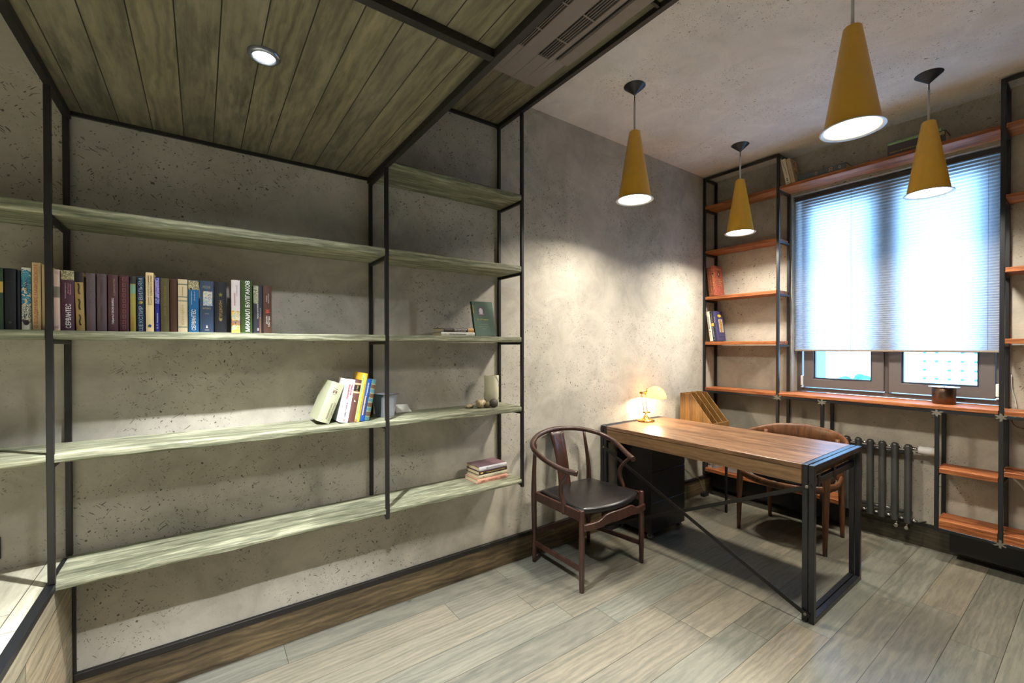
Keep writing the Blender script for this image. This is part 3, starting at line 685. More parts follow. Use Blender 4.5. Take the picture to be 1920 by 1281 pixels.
light('desk_bulb', 'POINT', (-1.135+sc_[0]-.020, -.092+sc_[1]+.018, .7605+sc_[2]+.018), E_DESK, (1, .80, .54), shadow_soft_size=.014)

# ------------------------------------------------------------------ magazine organiser on a small bracket table in the corner
stn = thing('side_table', 'small dark bracket table on one thin leg, hidden behind the desk in the corner', 'table', (-.50, -.2, 0))
bx('top', (-.145, -.19, .612), (.165, .198, .628), M_BLACK, stn, bevel=.002)
MB().box((.010, -.176, 0), (.026, -.160, .612)).build('leg', M_BLACK, stn, bevel=.001)
og = thing('magazine_organizer', 'bamboo desk organiser with three slanted magazine slots in the corner behind the desk', 'organiser', (-.5, -.19, .629))
px_ = [-.112, -.034, .044, .122]
for q in px_:
    MB().prism([(.148, 0), (.148, .305), (.142, .311), (.050, .311), (-.135, .085), (-.135, 0)], 'x', q-.003, q+.003).build('divider', M_BAMBOO, og, bevel=.001)
bx('back_panel', (px_[0]+.0035, .140, 0), (px_[3]-.0035, .147, .309), M_BAMBOO, og)
bx('front_panel', (px_[0]-.003, -.1425, 0), (px_[3]+.003, -.1355, .088), M_BAMBOO, og, bevel=.001)
bx('bottom_panel', (px_[0]+.0035, -.135, 0), (px_[3]-.0035, .1395, .006), M_BAMBOO, og)

# ------------------------------------------------------------------ lettering and books
_fonts = {}
def lettering(txt, length, height, mat, parent, loc, rot, name='lettering', bold=0.0):
    c = bpy.data.curves.new('lettering', 'FONT'); c.body = txt; c.size = 1; c.resolution_u = 2; c.extrude = .0002/height if False else 0
    c.offset = bold
    o = bpy.data.objects.new('tmp', c); COL.objects.link(o)
    dg = bpy.context.evaluated_depsgraph_get(); me = bpy.data.meshes.new_from_object(o.evaluated_get(dg))
    bpy.data.objects.remove(o); bpy.data.curves.remove(c)
    if not me.vertices: return None
    xs = [v_.co.x for v_ in me.vertices]; ys = [v_.co.y for v_ in me.vertices]
    sx = length/(max(xs)-min(xs)); sy = height/(max(ys)-min(ys)); cx, cy = (max(xs)+min(xs))/2, (max(ys)+min(ys))/2
    for v_ in me.vertices: v_.co = ((v_.co.x-cx)*sx, (v_.co.y-cy)*sy, 0)
    me.materials.clear(); me.materials.append(mat); me.name = name
    b = bmesh.new(); b.from_mesh(me); g = bmesh.ops.extrude_face_region(b, geom=list(b.faces)); 
    for q in [e for e in g['geom'] if isinstance(e, bmesh.types.BMVert)]: q.co.z += .0003
    b.to_mesh(me); b.free()
    t_ = bpy.data.objects.new(name, me); COL.objects.link(t_); t_.parent = parent; t_.location = loc; t_.rotation_euler = rot
    return t_
SPINE_UP = Matrix(((0, -1, 0), (0, 0, -1), (1, 0, 0))).to_euler()       # reads bottom to top on a face looking along -y
SPINE_DN = Matrix(((0, 1, 0), (0, 0, -1), (-1, 0, 0))).to_euler()
SPINE_FL = Matrix(((1, 0, 0), (0, 0, -1), (0, 1, 0))).to_euler()        # upright letters across the spine
COVER = Matrix(((0, 0, -1), (-1, 0, 0), (0, 1, 0)))                     # upright letters on the -x cover
def art(name, cols, scale=60, seed=0):
    nt = NT(name); vv = nt.mapping(nt.coord(), loc=(seed*3.1, seed*1.7, seed))
    f = nt.noise(vv, scale, 3, .6, 1.4); n = len(cols)
    return nt.principled(nt.ramp(f, [(.30+.40*i/n, srgb(*c)) for i, c in enumerate(cols)], 'CONSTANT'), .45)
def spine_prof(T, bulge, off=0, n=6):
    return [(-T/2+T*i/n, -bulge*(1-(2*i/n-1)**2)-off) for i in range(n+1)]
def book(label, T, H, Dp, col, loc, group, rough=.5, decor=(), bulge=.0025, rot=(0, 0, 0), pages=(205, 188, 150), name='book', mat=None, origin='c'):
    """spine at local y=0 looking to -y, thickness along x, height along z, standing on z=0"""
    o = thing(name, label, 'book', loc, 0, group); o.rotation_euler = rot
    cm = mat or plain(col, rough); ct = .0018
    m = MB(); sp = spine_prof(T, bulge)
    inn = [(x_*(1-2*ct/T), y_+ct) for x_, y_ in sp]
    poly = sp+[(T/2, Dp), (T/2-ct, Dp)]+inn[::-1]+[(-T/2+ct, Dp), (-T/2, Dp)]
    n = len(poly); A = [m.bm.verts.new((x_, y_, 0)) for x_, y_ in poly]; B = [m.bm.verts.new((x_, y_, H)) for x_, y_ in poly]
    # quads strip between outer and inner walls keeps the section convex-safe
    k = len(sp); outer = list(range(k)); inner = list(range(k+2, 2*k+2))[::-1]
    for V, fl in ((A, 1), (B, 0)):
        for i in range(k-1):
            f = [V[outer[i]], V[outer[i+1]], V[inner[i+1]], V[inner[i]]]; m.bm.faces.new(f if fl else f[::-1])
        for f in ([V[k-1], V[k], V[k+1], V[inner[-1]]], [V[0], V[inner[0]], V[2*k+2], V[2*k+3]]): m.bm.faces.new(f if fl else f[::-1])
    for i in range(n): m.bm.faces.new((A[i], A[(i+1) % n], B[(i+1) % n], B[i]))
    m.build('cover', cm, o)
    bx('pages', (-T/2+ct+.0002, ct+.001, .003), (T/2-ct-.0002, Dp-.003, H-.003), plain(pages, .8), o)
    for d in decor:
        kd = d[0]
        if kd == 'band':
            _, z0, z1, c_ = d[:4]; mt = c_ if not isinstance(c_, tuple) else plain(c_, .5)
            w_ = d[4] if len(d) > 4 else 1.0; xo = d[5] if len(d) > 5 else 0.0
            m = MB(); pr = [(x_*w_+xo*T, y_) for x_, y_ in spine_prof(T*.995, bulge, .0003)]
            bk = [(x_, y_+.0004) for x_, y_ in pr]
            for i in range(len(pr)-1):
                m.prism([pr[i], pr[i+1], bk[i+1], bk[i]], 'z', z0*H, z1*H)
            m.build('spine_band', mt, o)
        elif kd == 'up' or kd == 'dn':
            _, s_, zc, ln, ht, c_ = d[:6]; xo = d[6] if len(d) > 6 else 0; bo = d[7] if len(d) > 7 else 0
            lettering(s_, ln*H, ht*T, plain(c_, .5), o, (xo*T, -bulge-.0007, zc*H), SPINE_UP if kd == 'up' else SPINE_DN, bold=bo)
        elif kd == 'fl':
            _, s_, zc, ln, ht, c_ = d[:6]; lettering(s_, ln*T, ht, plain(c_, .5), o, (0, -bulge-.0007, zc*H), SPINE_FL)
    return o
DOT = lambda z, c: ('fl', '●', z, .3, .006, c)
ZS = 1.3835; YS = -.205
g1 = 'books standing in the long row on the middle shelf'
WHT = (232, 230, 224); GOLD = (190, 160, 86)
row = [
 (-4.384, -4.3580, 1.571, (34, 56, 36), 'dark green book with a yellow spine patch, first at the left picture edge', [('band', .60, .78, (176, 146, 70)), ('up', 'ЯШИН', .69, .10, .3, (60, 50, 30))]),
 (-4.3565, -4.3320, 1.571, (18, 20, 28), 'plain black book beside the dark green one, with a tiny ring emblem', [('fl', 'О', .12, .2, .006, (120, 116, 104)), ('band', .78, .785, (50, 50, 54))]),
 (-4.3310, -4.3225, 1.567, (14, 15, 20), 'thin black book between the wider black one and the blue patterned spine', []),
 (-4.3215, -4.2995, 1.577, (206, 204, 186), 'white paperback with blue and orange swirls on its spine, left of the post', [('band', .42, .97, 'ART1'), ('band', .12, .42, 'ART2'), ('up', 'АЙРИС', .72, .26, .34, (30, 34, 40)), ('fl', '●', .12, .6, .016, (24, 24, 26))]),
 (-4.2980, -4.2780, 1.594, (222, 196, 146), 'tall cream book with long orange spine lettering, left of the steel post', [('up', 'О ВЛАДИМИРЕ МАЯКОВСКОМ', .5, .93, .52, (196, 92, 50))]),
 (-4.2770, -4.2590, 1.588, (196, 180, 140), 'cream book half hidden behind the front steel post', []),
 (-4.2520, -4.2370, 1.578, (206, 178, 160), 'pale pink book with a grey spine patch, right of the steel post', [('band', .54, .72, (118, 110, 92)), ('fl', 'ХС', .95, .7, .008, (150, 130, 116)), ('fl', 'ХС', .06, .7, .008, (150, 130, 116))]),
 (-4.2355, -4.2045, 1.578, (72, 42, 58), 'purple book with large white spine letters and a painted top strip', [('band', .84, .995, 'ART3'), ('up', 'СЕРВАНТЕС', .24, .40, .42, WHT, .05, .012), ('up', 'Хитроумный идальго', .66, .26, .12, (220, 200, 206), -.16), ('up', 'Дон Кихот', .70, .18, .12, (214, 150, 160), .06), ('up', 'Ламанчский', .68, .18, .12, (214, 150, 160), .22)]),
 (-4.2010, -4.1800, 1.573, (150, 124, 72), 'tan book with black scroll ornaments and a black spine top', [('band', .83, 1.0, (20, 18, 16)), ('up', '~ ~ ~', .45, .72, .34, (60, 46, 26), 0, .03)]),
 (-4.1775, -4.1545, 1.574, (88, 74, 78), 'greyish mauve book with faint script, right of the tan scroll spine', [('up', 'ПАСТЕРНАК', .74, .36, .22, (120, 104, 104)), ('up', 'Избранное', .32, .3, .26, (112, 98, 98))]),
 (-4.1520, -4.1270, 1.574, (84, 68, 72), 'second mauve book with faint script, just left of the brown white-lettered spine', [('up', 'ПУШКИН', .74, .3, .26, (60, 46, 50)), ('up', 'Лирика', .30, .28, .3, (60, 48, 52))]),
 (-4.1250, -4.0985, 1.574, (74, 46, 50), 'dark brown book with white author lettering low on its spine', [('up', 'Габриэль ГАРСИА МАРКЕС', .36, .46, .26, WHT, 0, .01), ('up', 'О ДИНОЧЕСТВА', .78, .30, .2, (170, 140, 110), .15)]),
 (-4.0970, -4.0710, 1.574, (70, 34, 40), 'maroon book with rows of small light ornaments down its spine', [('up', '⁘ ⁘ ⁘ ⁘ ⁘ ⁘ ⁘ ⁘ ⁘ ⁘', .5, .92, .3, (150, 104, 100))]),
 (-4.0690, -4.0535, 1.574, (150, 138, 66), 'olive yellow book with a green patch and black spine top', [('band', .86, 1.0, (44, 44, 44)), ('band', .68, .84, (112, 150, 124)), ('up', 'ПЛАТОНОВ', .16, .24, .4, (214, 140, 40))]),
 (-4.0510, -4.0305, 1.575, (24, 40, 66), 'navy book with big pale letters filling its spine', [('up', 'ВИЛЬЯМ', .77, .38, .56, (150, 170, 186)), ('up', 'ШЕКСПИР', .24, .44, .56, (150, 170, 186)), ('fl', '❧', .53, .6, .012, (170, 150, 60))]),
 (-4.0280, -4.0055, 1.590, (226, 200, 150), 'tallest cream paperback with two lines of thin black letters and a blue dot', [('up', 'О ВСЕХ СОЗДАНИЯХ', .78, .34, .22, (50, 44, 40), -.12), ('up', 'БОЛЬШИХ И МАЛЫХ', .78, .34, .22, (50, 44, 40), .2), ('up', 'Хэрриот', .52, .14, .2, (60, 50, 44), .2), ('up', 'Джеймс', .52, .14, .2, (60, 50, 44), -.12), ('fl', '●', .10, .42, .010, (40, 70, 110))]),
 (-4.0035, -3.9900, 1.576, (34, 34, 132), 'thin bright blue paperback with a lilac top strip', [('band', .52, .98, 'ART4'), ('up', 'В. П. Аксенов', .2, .28, .3, WHT, 0, .01)]),
 (-3.9885, -3.9630, 1.574, (84, 76, 44), 'olive book with faint gold author name', [('up', 'ЛЕВ ТОЛСТОЙ', .58, .54, .26, (132, 118, 62))]),
 (-3.9615, -3.9410, 1.574, (70, 42, 28), 'plain brown book between the olive and the cream spines', []),
 (-3.9395, -3.9110, 1.575, (206, 188, 152), 'cream book with pairs of thin green lines across its spine', [('band', .895, .915, (90, 110, 96)), ('band', .66, .675, (90, 110, 96)), ('band', .585, .60, (90, 110, 96)), ('band', .09, .105, (90, 110, 96)), ('up', 'РОМАНЫ', .78, .16, .16, (180, 150, 90)), ('up', 'БУНИН', .33, .36, .28, (184, 164, 120))]),
 (-3.9095, -3.8780, 1.574, (20, 92, 142), 'bright blue book with large white spine letters and a painted top strip', [('band', .82, .995, 'ART3'), ('up', 'СЕРВАНТЕС', .24, .40, .42, WHT, .0, .012), ('up', 'Хитроумный идальго', .66, .26, .11, (214, 214, 220), -.18), ('up', 'Дон Кихот', .70, .18, .11, (214, 224, 230), .1)]),
 (-3.8755, -3.8330, 1.575, (50, 66, 90), 'wide steel blue book with a painted picture panel on its spine', [('band', .52, .80, 'ART5', .88, .02), ('fl', 'РУССКИЕ', .88, .55, .010, (150, 150, 120)), ('fl', 'АНТОНОВ', .47, .6, .006, (170, 160, 120)), ('band', .36, .365, (170, 160, 140), .7), ('fl', '▲', .12, .16, .012, (226, 220, 200)), ('band', .045, .055, (190, 190, 190), .7)]),
 (-3.8310, -3.7925, 1.575, (26, 28, 34), 'thick black book with gold lettering, last before the gap in the row', [('fl', '❀', .75, .3, .014, (140, 134, 70)), ('up', 'ПУШКИН', .45, .36, .26, (168, 140, 76)), ('fl', '❦', .26, .3, .012, (150, 130, 70))]),
 (-3.7785, -3.7490, 1.586, (214, 204, 204), 'white spine paperback with pink and yellow artwork, right of the gap', [('band', .06, .42, 'ART6'), ('band', 0, .06, (232, 206, 90)), ('band', .15, .24, (214, 120, 110)), ('up', 'ИЗБРАННОЕ', .64, .24, .14, (190, 60, 70), -.12), ('up', 'Сказки', .80, .2, .12, (130, 120, 130), .1)]),
 (-3.7475, -3.7090, 1.588, (54, 76, 30), 'dark green book with the biggest white letters on its spine', [('up', 'МИХАИЛ', .24, .42, .40, (244, 244, 240), .08, .02), ('up', 'БУЛГАКОВ', .74, .50, .40, (244, 244, 240), .08, .02)]),
 (-3.7060, -3.6740, 1.572, (50, 50, 60), 'dark grey book with an orange stripe and sketchy grey top panel', [('band', .62, .99, 'ART7', .78, -.1), ('band', 0, .34, (226, 140, 54), .12, .22), ('up', 'Варлам ШАЛАМОВ', .46, .3, .18, WHT, -.02, .01), ('up', 'КОЛЫМСКИЕ', .42, .22, .1, (200, 200, 200), .25), ('fl', 'В', .08, .16, .010, WHT)]),
 (-3.6725, -3.6420, 1.574, (82, 56, 44), 'brown book with a red sign and white lettering, rightmost of the row', [('fl', 'Ж', .47, .55, .013, (220, 84, 66)), ('band', .425, .445, (220, 84, 66), .6), ('up', 'Джейн', .28, .17, .2, WHT, -.1, .012), ('up', 'Остин', .25, .22, .22, WHT, .15, .012), ('up', 'Эмма', .72, .13, .12, WHT, -.1), ('up', 'Доводы рассудка', .73, .2, .12, WHT, .12)]),
]
ARTS = {'ART1': art('swirl_print', [(196, 196, 176), (60, 130, 150), (28, 100, 130), (206, 200, 180), (196, 150, 70)], 55, 1),
        'ART2': art('scribble_print', [(190, 196, 180), (50, 54, 60), (196, 200, 184), (196, 150, 80)], 130, 2),
        'ART3': art('painted_print', [(60, 56, 44), (196, 186, 140), (110, 100, 76), (206, 200, 160)], 90, 3),
        'ART4': art('lilac_print', [(110, 100, 170), (150, 140, 200), (40, 60, 130)], 80, 4),
        'ART5': art('figures_print', [(170, 190, 120), (120, 170, 214), (214, 190, 140), (90, 140, 196), (196, 120, 70)], 70, 5),
        'ART6': art('folk_print', [(60, 60, 70), (226, 200, 80), (150, 170, 190), (236, 210, 100), (214, 120, 60)], 75, 6),
        'ART7': art('sketch_print', [(90, 92, 76), (150, 152, 124), (176, 176, 150), (110, 110, 90)], 120, 7)}
LE = {-4.2010: .045}
for x0_, x1_, zt_, c_, lb, dec in row:
    dec = [tuple(ARTS.get(q, q) if isinstance(q, str) and q.startswith('ART') else q for q in d) for d in dec]
    r_ = (0, LE.get(x0_, 0)*-.5, 0) if x0_ in LE else (0, 0, 0)
    book(lb, x1_-x0_-.0012, zt_-ZS, .145, c_, ((x0_+x1_)/2, YS+(.004 if zt_ < 1.58 else 0), ZS+(.0008 if x0_ in LE else 0)), g1, decor=dec, rot=r_, rough=.45)
# leaning books on the lower shelf, propped against the tin pot
g2 = 'books leaning by the tin pot on the lower shelf'; Z2S = .9952
def lean(xb, ang, T, H, c_, lb, dec, y=-.212, Dp=.14, bulge=.0025, rz=0, mat=None, group=g2):
    """xb: x of the bottom-left corner; leans to the right by ang"""
    e = Matrix.Rotation(rz, 3, 'Z') @ Matrix.Rotation(ang, 3, 'Y')
    # lowest corner after leaning right is the right bottom one
    c = math.cos(ang); s_ = math.sin(ang)
    loc = (xb+T/2*c, y, Z2S+T/2*s_+.0004)
    return book(lb, T, H, Dp, c_, loc, group, decor=dec, rot=e.to_euler(), bulge=bulge, mat=mat)
linen = plain((172, 172, 142), .8); rn = math.radians
lean(-3.476, rn(21.5), .054, .178, (172, 172, 142), 'thick sage linen book leaning furthest, leftmost of the leaning group', [('band', .70, .71, (80, 70, 50), .7), ('band', .84, .85, (80, 70, 50), .7), ('band', .73, .82, 'x', .5) if False else ('fl', 'РА', .775, .34, .014, (110, 50, 70)), ('up', 'АКАДЕМИЯ НАУК', .30, .40, .12, (100, 96, 60), .12), ('up', 'РУССКАЯ ПОЭЗИЯ', .30, .44, .12, (100, 96, 60), .30)], y=-.190, Dp=.15, bulge=.006, rz=0)
lean(-3.3895, rn(10.5), .036, .190, (226, 226, 234), 'white book with red and grey lettering leaning beside the sage linen one', [('up', 'Малахитовая', .72, .34, .24, (206, 40, 50), -.12, .012), ('up', 'шкатулка', .76, .24, .24, (206, 40, 50), .22, .012), ('up', 'ПАВЕЛ БАЖОВ', .30, .34, .18, (70, 60, 70), 0), ('fl', '●', .06, .22, .008, (214, 130, 120))], bulge=.0015)
lean(-3.3520, rn(10.5), .026, .188, (98, 64, 56), 'brown book with a black title block and beige bands on its spine', [('band', .88, .92, (214, 170, 132)), ('band', .68, .72, (214, 170, 132)), ('band', .73, .87, (34, 28, 24)), ('up', 'О. Генри', .80, .12, .4, (210, 180, 110)), ('fl', '◣', .5, .3, .010, (226, 206, 180))])
lean(-3.3248, rn(10.5), .0205, .217, (232, 190, 60), 'tallest yellow children book with turquoise curve, rising above its neighbours', [('band', .05, .96, (100, 170, 160), .30, -.28), ('band', .0, .05, (206, 110, 100), .5, -.2), ('band', .06, .80, (214, 130, 90), .08, -.06), ('up', 'ЛУЧШИЕ СТИХИ И СКАЗКИ', .48, .60, .16, (60, 70, 60), .18)], y=-.214)
lean(-3.3032, rn(10.5), .021, .188, (26, 74, 158), 'blue book with a round portrait vignette and beige title strip', [('band', .14, .60, (222, 180, 130), .62, -.05), ('band', .62, .92, ARTS['ART7'], .55, 0), ('up', 'МОСКОВСКИЕ', .37, .42, .3, (60, 50, 50), .02)])
lean(-3.2810, rn(10.8), .0205, .187, (64, 104, 104), 'teal book with brown raised bands, rightmost of the leaning group', [('band', a, a+.09, (84, 60, 40)) for a in (.12, .34, .56, .78)]+[('band', a, a+.012, (160, 140, 80)) for a in (.10, .22, .32, .44, .54, .66, .76, .88)])
# tin pot
tp = thing('zinc_pot', 'square galvanised tin pot standing behind the middle steel post', 'pot', (-3.155, -.118, Z2S))
m = MB(); a, b, hgt = .031, .042, .108
q0 = [(-a, -a), (a, -a), (a, a), (-a, a)]; q1 = [(-b, -b), (b, -b), (b, b), (-b, b)]
L0 = [m.bm.verts.new((x_, y_, 0)) for x_, y_ in q0]; L1 = [m.bm.verts.new((x_, y_, hgt)) for x_, y_ in q1]; L2 = [m.bm.verts.new((x_*.95, y_*.95, hgt)) for x_, y_ in q1]; L3 = [m.bm.verts.new((x_*.92, y_*.92, .004)) for x_, y_ in q0]
m.bm.faces.new(L0[::-1]); m.bm.faces.new(L3)
for A, B in ((L0, L1), (L1, L2), (L2, L3)):
    for i in range(4): m.bm.faces.new((A[i], A[(i+1) % 4], B[(i+1) % 4], B[i]))
m.build('body', M_ZINC, tp, bevel=.004, seg=2); tp.rotation_euler = (0, 0, rn(18))
m = MB(); e = .006
for x_, y_, x2, y2 in ((-b-e, -b-e, b+e, -b), (-b-e, b, b+e, b+e), (-b-e, -b, -b, b), (b, -b, b+e, b)): m.box((x_, y_, hgt-.003), (x2, y2, hgt))
m.build('rim', M_CHROME, tp)
cd = tag(MB().prism([(-.042, 0), (.038, 0), (.022, .045), (-.054, .049)], 'y', 0, .0012).build('card', plain((206, 204, 192), .7)), 'small blank white card lying tilted against the wall behind the tin pot', 'card')
cd.location = (-3.035, -.062, Z2S+.001); cd.rotation_euler = (rn(-38), 0, rn(-4))
# green book standing, two lying books on the middle shelf, right bay
gb = book('dark green hardback with a small portrait on its cover, standing on the right shelf bay', .020, .196, .130, (28, 72, 50), (-2.688, -.178, ZS+.0006), 'books on the middle shelf right bay', decor=[('up', 'СОБРАНИЕ', .80, .22, .3, GOLD)], rot=(0, 0, 0), bulge=.002)
gb.rotation_euler = (Matrix.Rotation(rn(-14), 3, 'X') @ Matrix.Rotation(rn(-92), 3, 'Z')).to_euler(); gb.location = (-2.680, -.166, ZS+.0006)
# its cover on local -x ... turned so that the cover looks into the room
def cover_text(o, T, s_, u_, w_, ln, ht, c_, bold=0): 
    Rm = Matrix(((0, 0, 1), (1, 0, 0), (0, 1, 0)))       # letters on the +x cover, reading along +y
    lettering(s_, ln, ht, plain(c_, .4), o, (T/2+.0003, u_, w_), Rm.to_euler(), bold=bold)
bx('portrait', (.0101, .030, .112), (.0105, .072, .166), plain((60, 48, 56), .5), gb)
MB().prism([(.051+.012*math.cos(a), .141+.017*math.sin(a)) for a in [2*PI*i/16 for i in range(16)]], 'x', .0105, .0108).build('portrait_face', plain((190, 186, 190), .5), gb)
MB().prism([(.051+.016*math.cos(a), .121+.010*math.sin(a)) for a in [PI*i/8 for i in range(9)]], 'x', .0105, .0107).build('portrait_shoulders', plain((150, 146, 152), .5), gb)
cover_text(gb, .020, 'Дж.Д.Сэлинджер', .058, .092, .072, .0095, (206, 200, 96), .01); cover_text(gb, .020, 'НАД ПРОПАСТЬЮ ВО РЖИ', .058, .064, .056, .004, (170, 180, 160)); cover_text(gb, .020, 'ДЕВЯТЬ РАССКАЗОВ', .058, .052, .060, .004, (170, 180, 160)); cover_text(gb, .020, 'ПОВЕСТИ', .058, .040, .024, .004, (170, 180, 160))
cover_text(gb, .020, 'КЛАССИКА', .005, .150, .006, .05, (206, 190, 110))
def lying(lb, xc, yc, z_, T, L, Dp, c_, dec, group, rz=0, rough=.5, mat=None):
    """book lying flat with the spine towards the room; L: length along x"""
    Rm = Matrix.Rotation(rz, 3, 'Z') @ Matrix(((0, 0, 1), (0, 1, 0), (-1, 0, 0)))
    # local x(thickness)->-z, y->y, z(height)->x
    return book(lb, T, L, Dp, c_, Vector((xc, yc, z_+T/2)) - Matrix.Rotation(rz, 3, 'Z') @ Vector((L/2, 0, 0)), group, decor=dec, rot=Rm.to_euler(), rough=rough, mat=mat)
g3 = 'books on the middle shelf right bay'
lying('white paperback lying flat, lower of the two beside the green hardback', -2.784, -.172, ZS+.0003, .0205, .196, .118, (214, 212, 200), [('up', 'ЛЕНД-ЛИЗОВСКИЕ', .48, .50, .40, (50, 50, 54), 0, .01), ('up', 'Лоренц', .86, .16, .16, (90, 84, 80), -.2), ('up', 'Прибытие', .86, .18, .2, (40, 40, 40), .2), ('up', '~', .11, .05, .16, (60, 60, 60))], g3)
lying('dark book with an orange end lying on top of the white paperback', -2.779, -.170, ZS+.0212, .0215, .178, .125, (64, 54, 48), [('band', .80, .995, (196, 150, 80)), ('up', 'Виктория Юнгер', .55, .42, .26, (236, 230, 220), -.18, .02), ('up', 'Вечер детей', .53, .36, .26, (230, 226, 214), .2, .02), ('up', 'Собрание', .16, .22, .2, (150, 146, 138), -.1)], g3, pages=None) if False else None
lying('dark book with an orange end lying on top of the white paperback', -2.779, -.170, ZS+.0214, .0215, .178, .125, (64, 54, 48), [('band', .80, .995, (196, 150, 80)), ('up', 'Виктория Юнгер', .55, .42, .26, (236, 230, 220), -.18, .02), ('up', 'Вечер детей', .53, .36, .26, (230, 226, 214), .2, .02), ('up', 'Собрание', .16, .22, .2, (150, 146, 138), -.1)], g3)
# stack of four on the bottom shelf
g4 = 'stack of four books on the bottom shelf'; z_ = .5915
stack = [('salmon pink book, bottom of the stack of four', .022, .198, .134, (208, 150, 128), [('up', 'БОРИС', .17, .14, .4, (110, 80, 70)), ('up', 'ИЗБРАННОЕ СТИХИ', .50, .30, .26, (110, 60, 50)), ('up', 'КОЗЛОВ', .84, .17, .4, (110, 80, 70))], rn(2), -2.577, -.180),
         ('grey cream book, second from the bottom of the stack of four', .020, .190, .126, (186, 176, 148), [('up', 'АРХ. РОМАН', .66, .28, .26, (120, 110, 90)), ('up', '◆', .16, .05, .3, (60, 54, 50))], rn(2), -2.572, -.175),
         ('dark brown book with yellow lettering, second from the top of the stack of four', .021, .190, .122, (52, 32, 32), [('band', .05, .14, (222, 188, 90), .7), ('up', 'Главные загадки века', .58, .66, .38, (176, 150, 56), 0, .01)], rn(3), -2.570, -.173),
         ('book with a white spine and mauve cover, topmost of the stack of four', .022, .186, .124, (120, 92, 98), [('band', .0, 1.0, (212, 208, 212)), ('band', .06, .085, (40, 24, 28), .7), ('band', .935, .96, (40, 24, 28), .7), ('up', 'N', .28, .06, .5, (60, 60, 60)), ('up', 'Роман Теория Закон', .54, .42, .26, (60, 60, 64))], rn(3), -2.570, -.171)]
for lb, T_, L_, D_, c_, dec, rz_, xc_, yc_ in stack:
    lying(lb, xc_, yc_, z_, T_, L_, D_, c_, dec, g4, rz_); z_ += T_+.0003
# vase, shells and stones
vs = tag(MB().lathe([(.001, 0), (.038, 0), (.041, .004), (.0415, .168), (.040, .172), (.038, .172), (.037, .168), (.036, .006), (.001, .006)], seg=40).build('vase', plain((206, 200, 170), .28)), 'cream ceramic cylinder vase with thin dark curved lines on the shelf by the right post', 'vase')
vs.location = (-2.541, -.112, Z2S)
def on_vase(pts):
    p0 = math.radians(-122.7); return cat_rom([(.0417*math.cos(p0+math.radians(a)), .0417*math.sin(p0+math.radians(a)), h) for a, h in pts], 6)
m = MB()
for ln in ([(-86, .075), (-70, .045), (-45, .030), (-10, .022), (25, .024), (60, .036), (85, .05)], [(-80, .052), (-60, .034), (-30, .018), (0, .014)], [(28, .1685), (48, .150), (64, .125), (84, .105)], [(40, .168), (58, .150), (80, .130)]):
    m.sweep(on_vase(ln), .0009, 6)
m.build('painted_line', plain((34, 32, 28), .5), vs)
def blob(name, lb, cat_, loc, r, sc, mat, amp=.15, seed=0, grp=None):
    m = MB(); bmesh.ops.create_icosphere(m.bm, subdivisions=3, radius=1); rnd = random.Random(seed); ph = [(rnd.uniform(2, 7), rnd.uniform(0, 6), Vector((rnd.uniform(-1, 1), rnd.uniform(-1, 1), rnd.uniform(-1, 1)))) for _ in range(7)]
    for q in m.bm.verts:
        n_ = q.co.normalized(); d = sum(math.sin(f*n_.dot(ax_)+p_) for f, p_, ax_ in ph)/7
        q.co = Vector((n_.x*sc[0], n_.y*sc[1], n_.z*sc[2]))*r*(1+amp*d)
    mz = min(q.co.z for q in m.bm.verts)
    for q in m.bm.verts: q.co.z -= mz
    o = m.build(name, mat, smooth=True); o.location = loc; return tag(o, lb, cat_, grp)
shl = art('shell_skin', [(70, 56, 36), (190, 172, 130), (120, 100, 66), (214, 196, 156)], 90, 9)
blob('seashell', 'knobbly beige and brown seashell lying between the stones before the cream vase', 'shell', (-2.650, -.165, Z2S), .024, (1.25, 1, 1.0), shl, .5, 3)
blob('seashell', 'small flat brown speckled shell, leftmost of the shells and stones', 'shell', (-2.695, -.128, Z2S), .017, (1.5, 1, .55), shl, .4, 5)
blob('stone', 'olive brown round stone behind the knobbly seashell', 'stone', (-2.610, -.172, Z2S), .0185, (1.05, 1, 1.0), plain((96, 88, 60), .7), .1, 6)
blob('stone', 'large dark grey egg shaped stone touching the foot of the cream vase', 'stone', (-2.572, -.184, Z2S), .0225, (1.15, 1, 1.05), plain((70, 64, 54), .6), .06, 7)

# books on the corner shelves, spines towards the room (looking to -x)
def bookB(lb, y0_, y1_, z0_, H, Dp, c_, dec, group, x=-.188, roll=0, cover=None, mat=None):
    T = abs(y1_-y0_)-.001
    # local -y(spine) -> world -x ; local x -> world -y
    Rm = Matrix.Rotation(roll, 3, 'X') @ Matrix(((0, 1, 0), (-1, 0, 0), (0, 0, 1)))
    o = book(lb, T, H, Dp, c_, (x, (y0_+y1_)/2, z0_), group, decor=dec, rot=Rm.to_euler(), mat=mat)
    return o, T
brn = art('tooled_leather', [(84, 44, 28), (128, 66, 40), (150, 84, 50), (104, 54, 36)], 70, 11)
brn2 = art('red_brown_print', [(90, 42, 30), (150, 76, 56), (176, 90, 70), (110, 54, 38)], 50, 12)
bookB('worn brown tooled book, left of the pair on the corner shelf', -.052, -.087, 1.7765, .256, .13, (120, 70, 44), [('up', '⁘⁘⁘⁘⁘⁘⁘', .5, .8, .4, (60, 34, 22))], 'brown pair on the corner shelf', roll=rn(-6.5), mat=brn)
o, T = bookB('red brown book with oval portrait cover, right of the pair on the corner shelf', -.089, -.123, 1.7765, .268, .13, (140, 70, 50), [('up', 'ПУТЕШЕСТВИЕ', .45, .5, .3, (206, 170, 110)), ('fl', '●', .74, .5, .014, (30, 22, 18))], 'brown pair on the corner shelf', roll=rn(-6.5), mat=brn2)
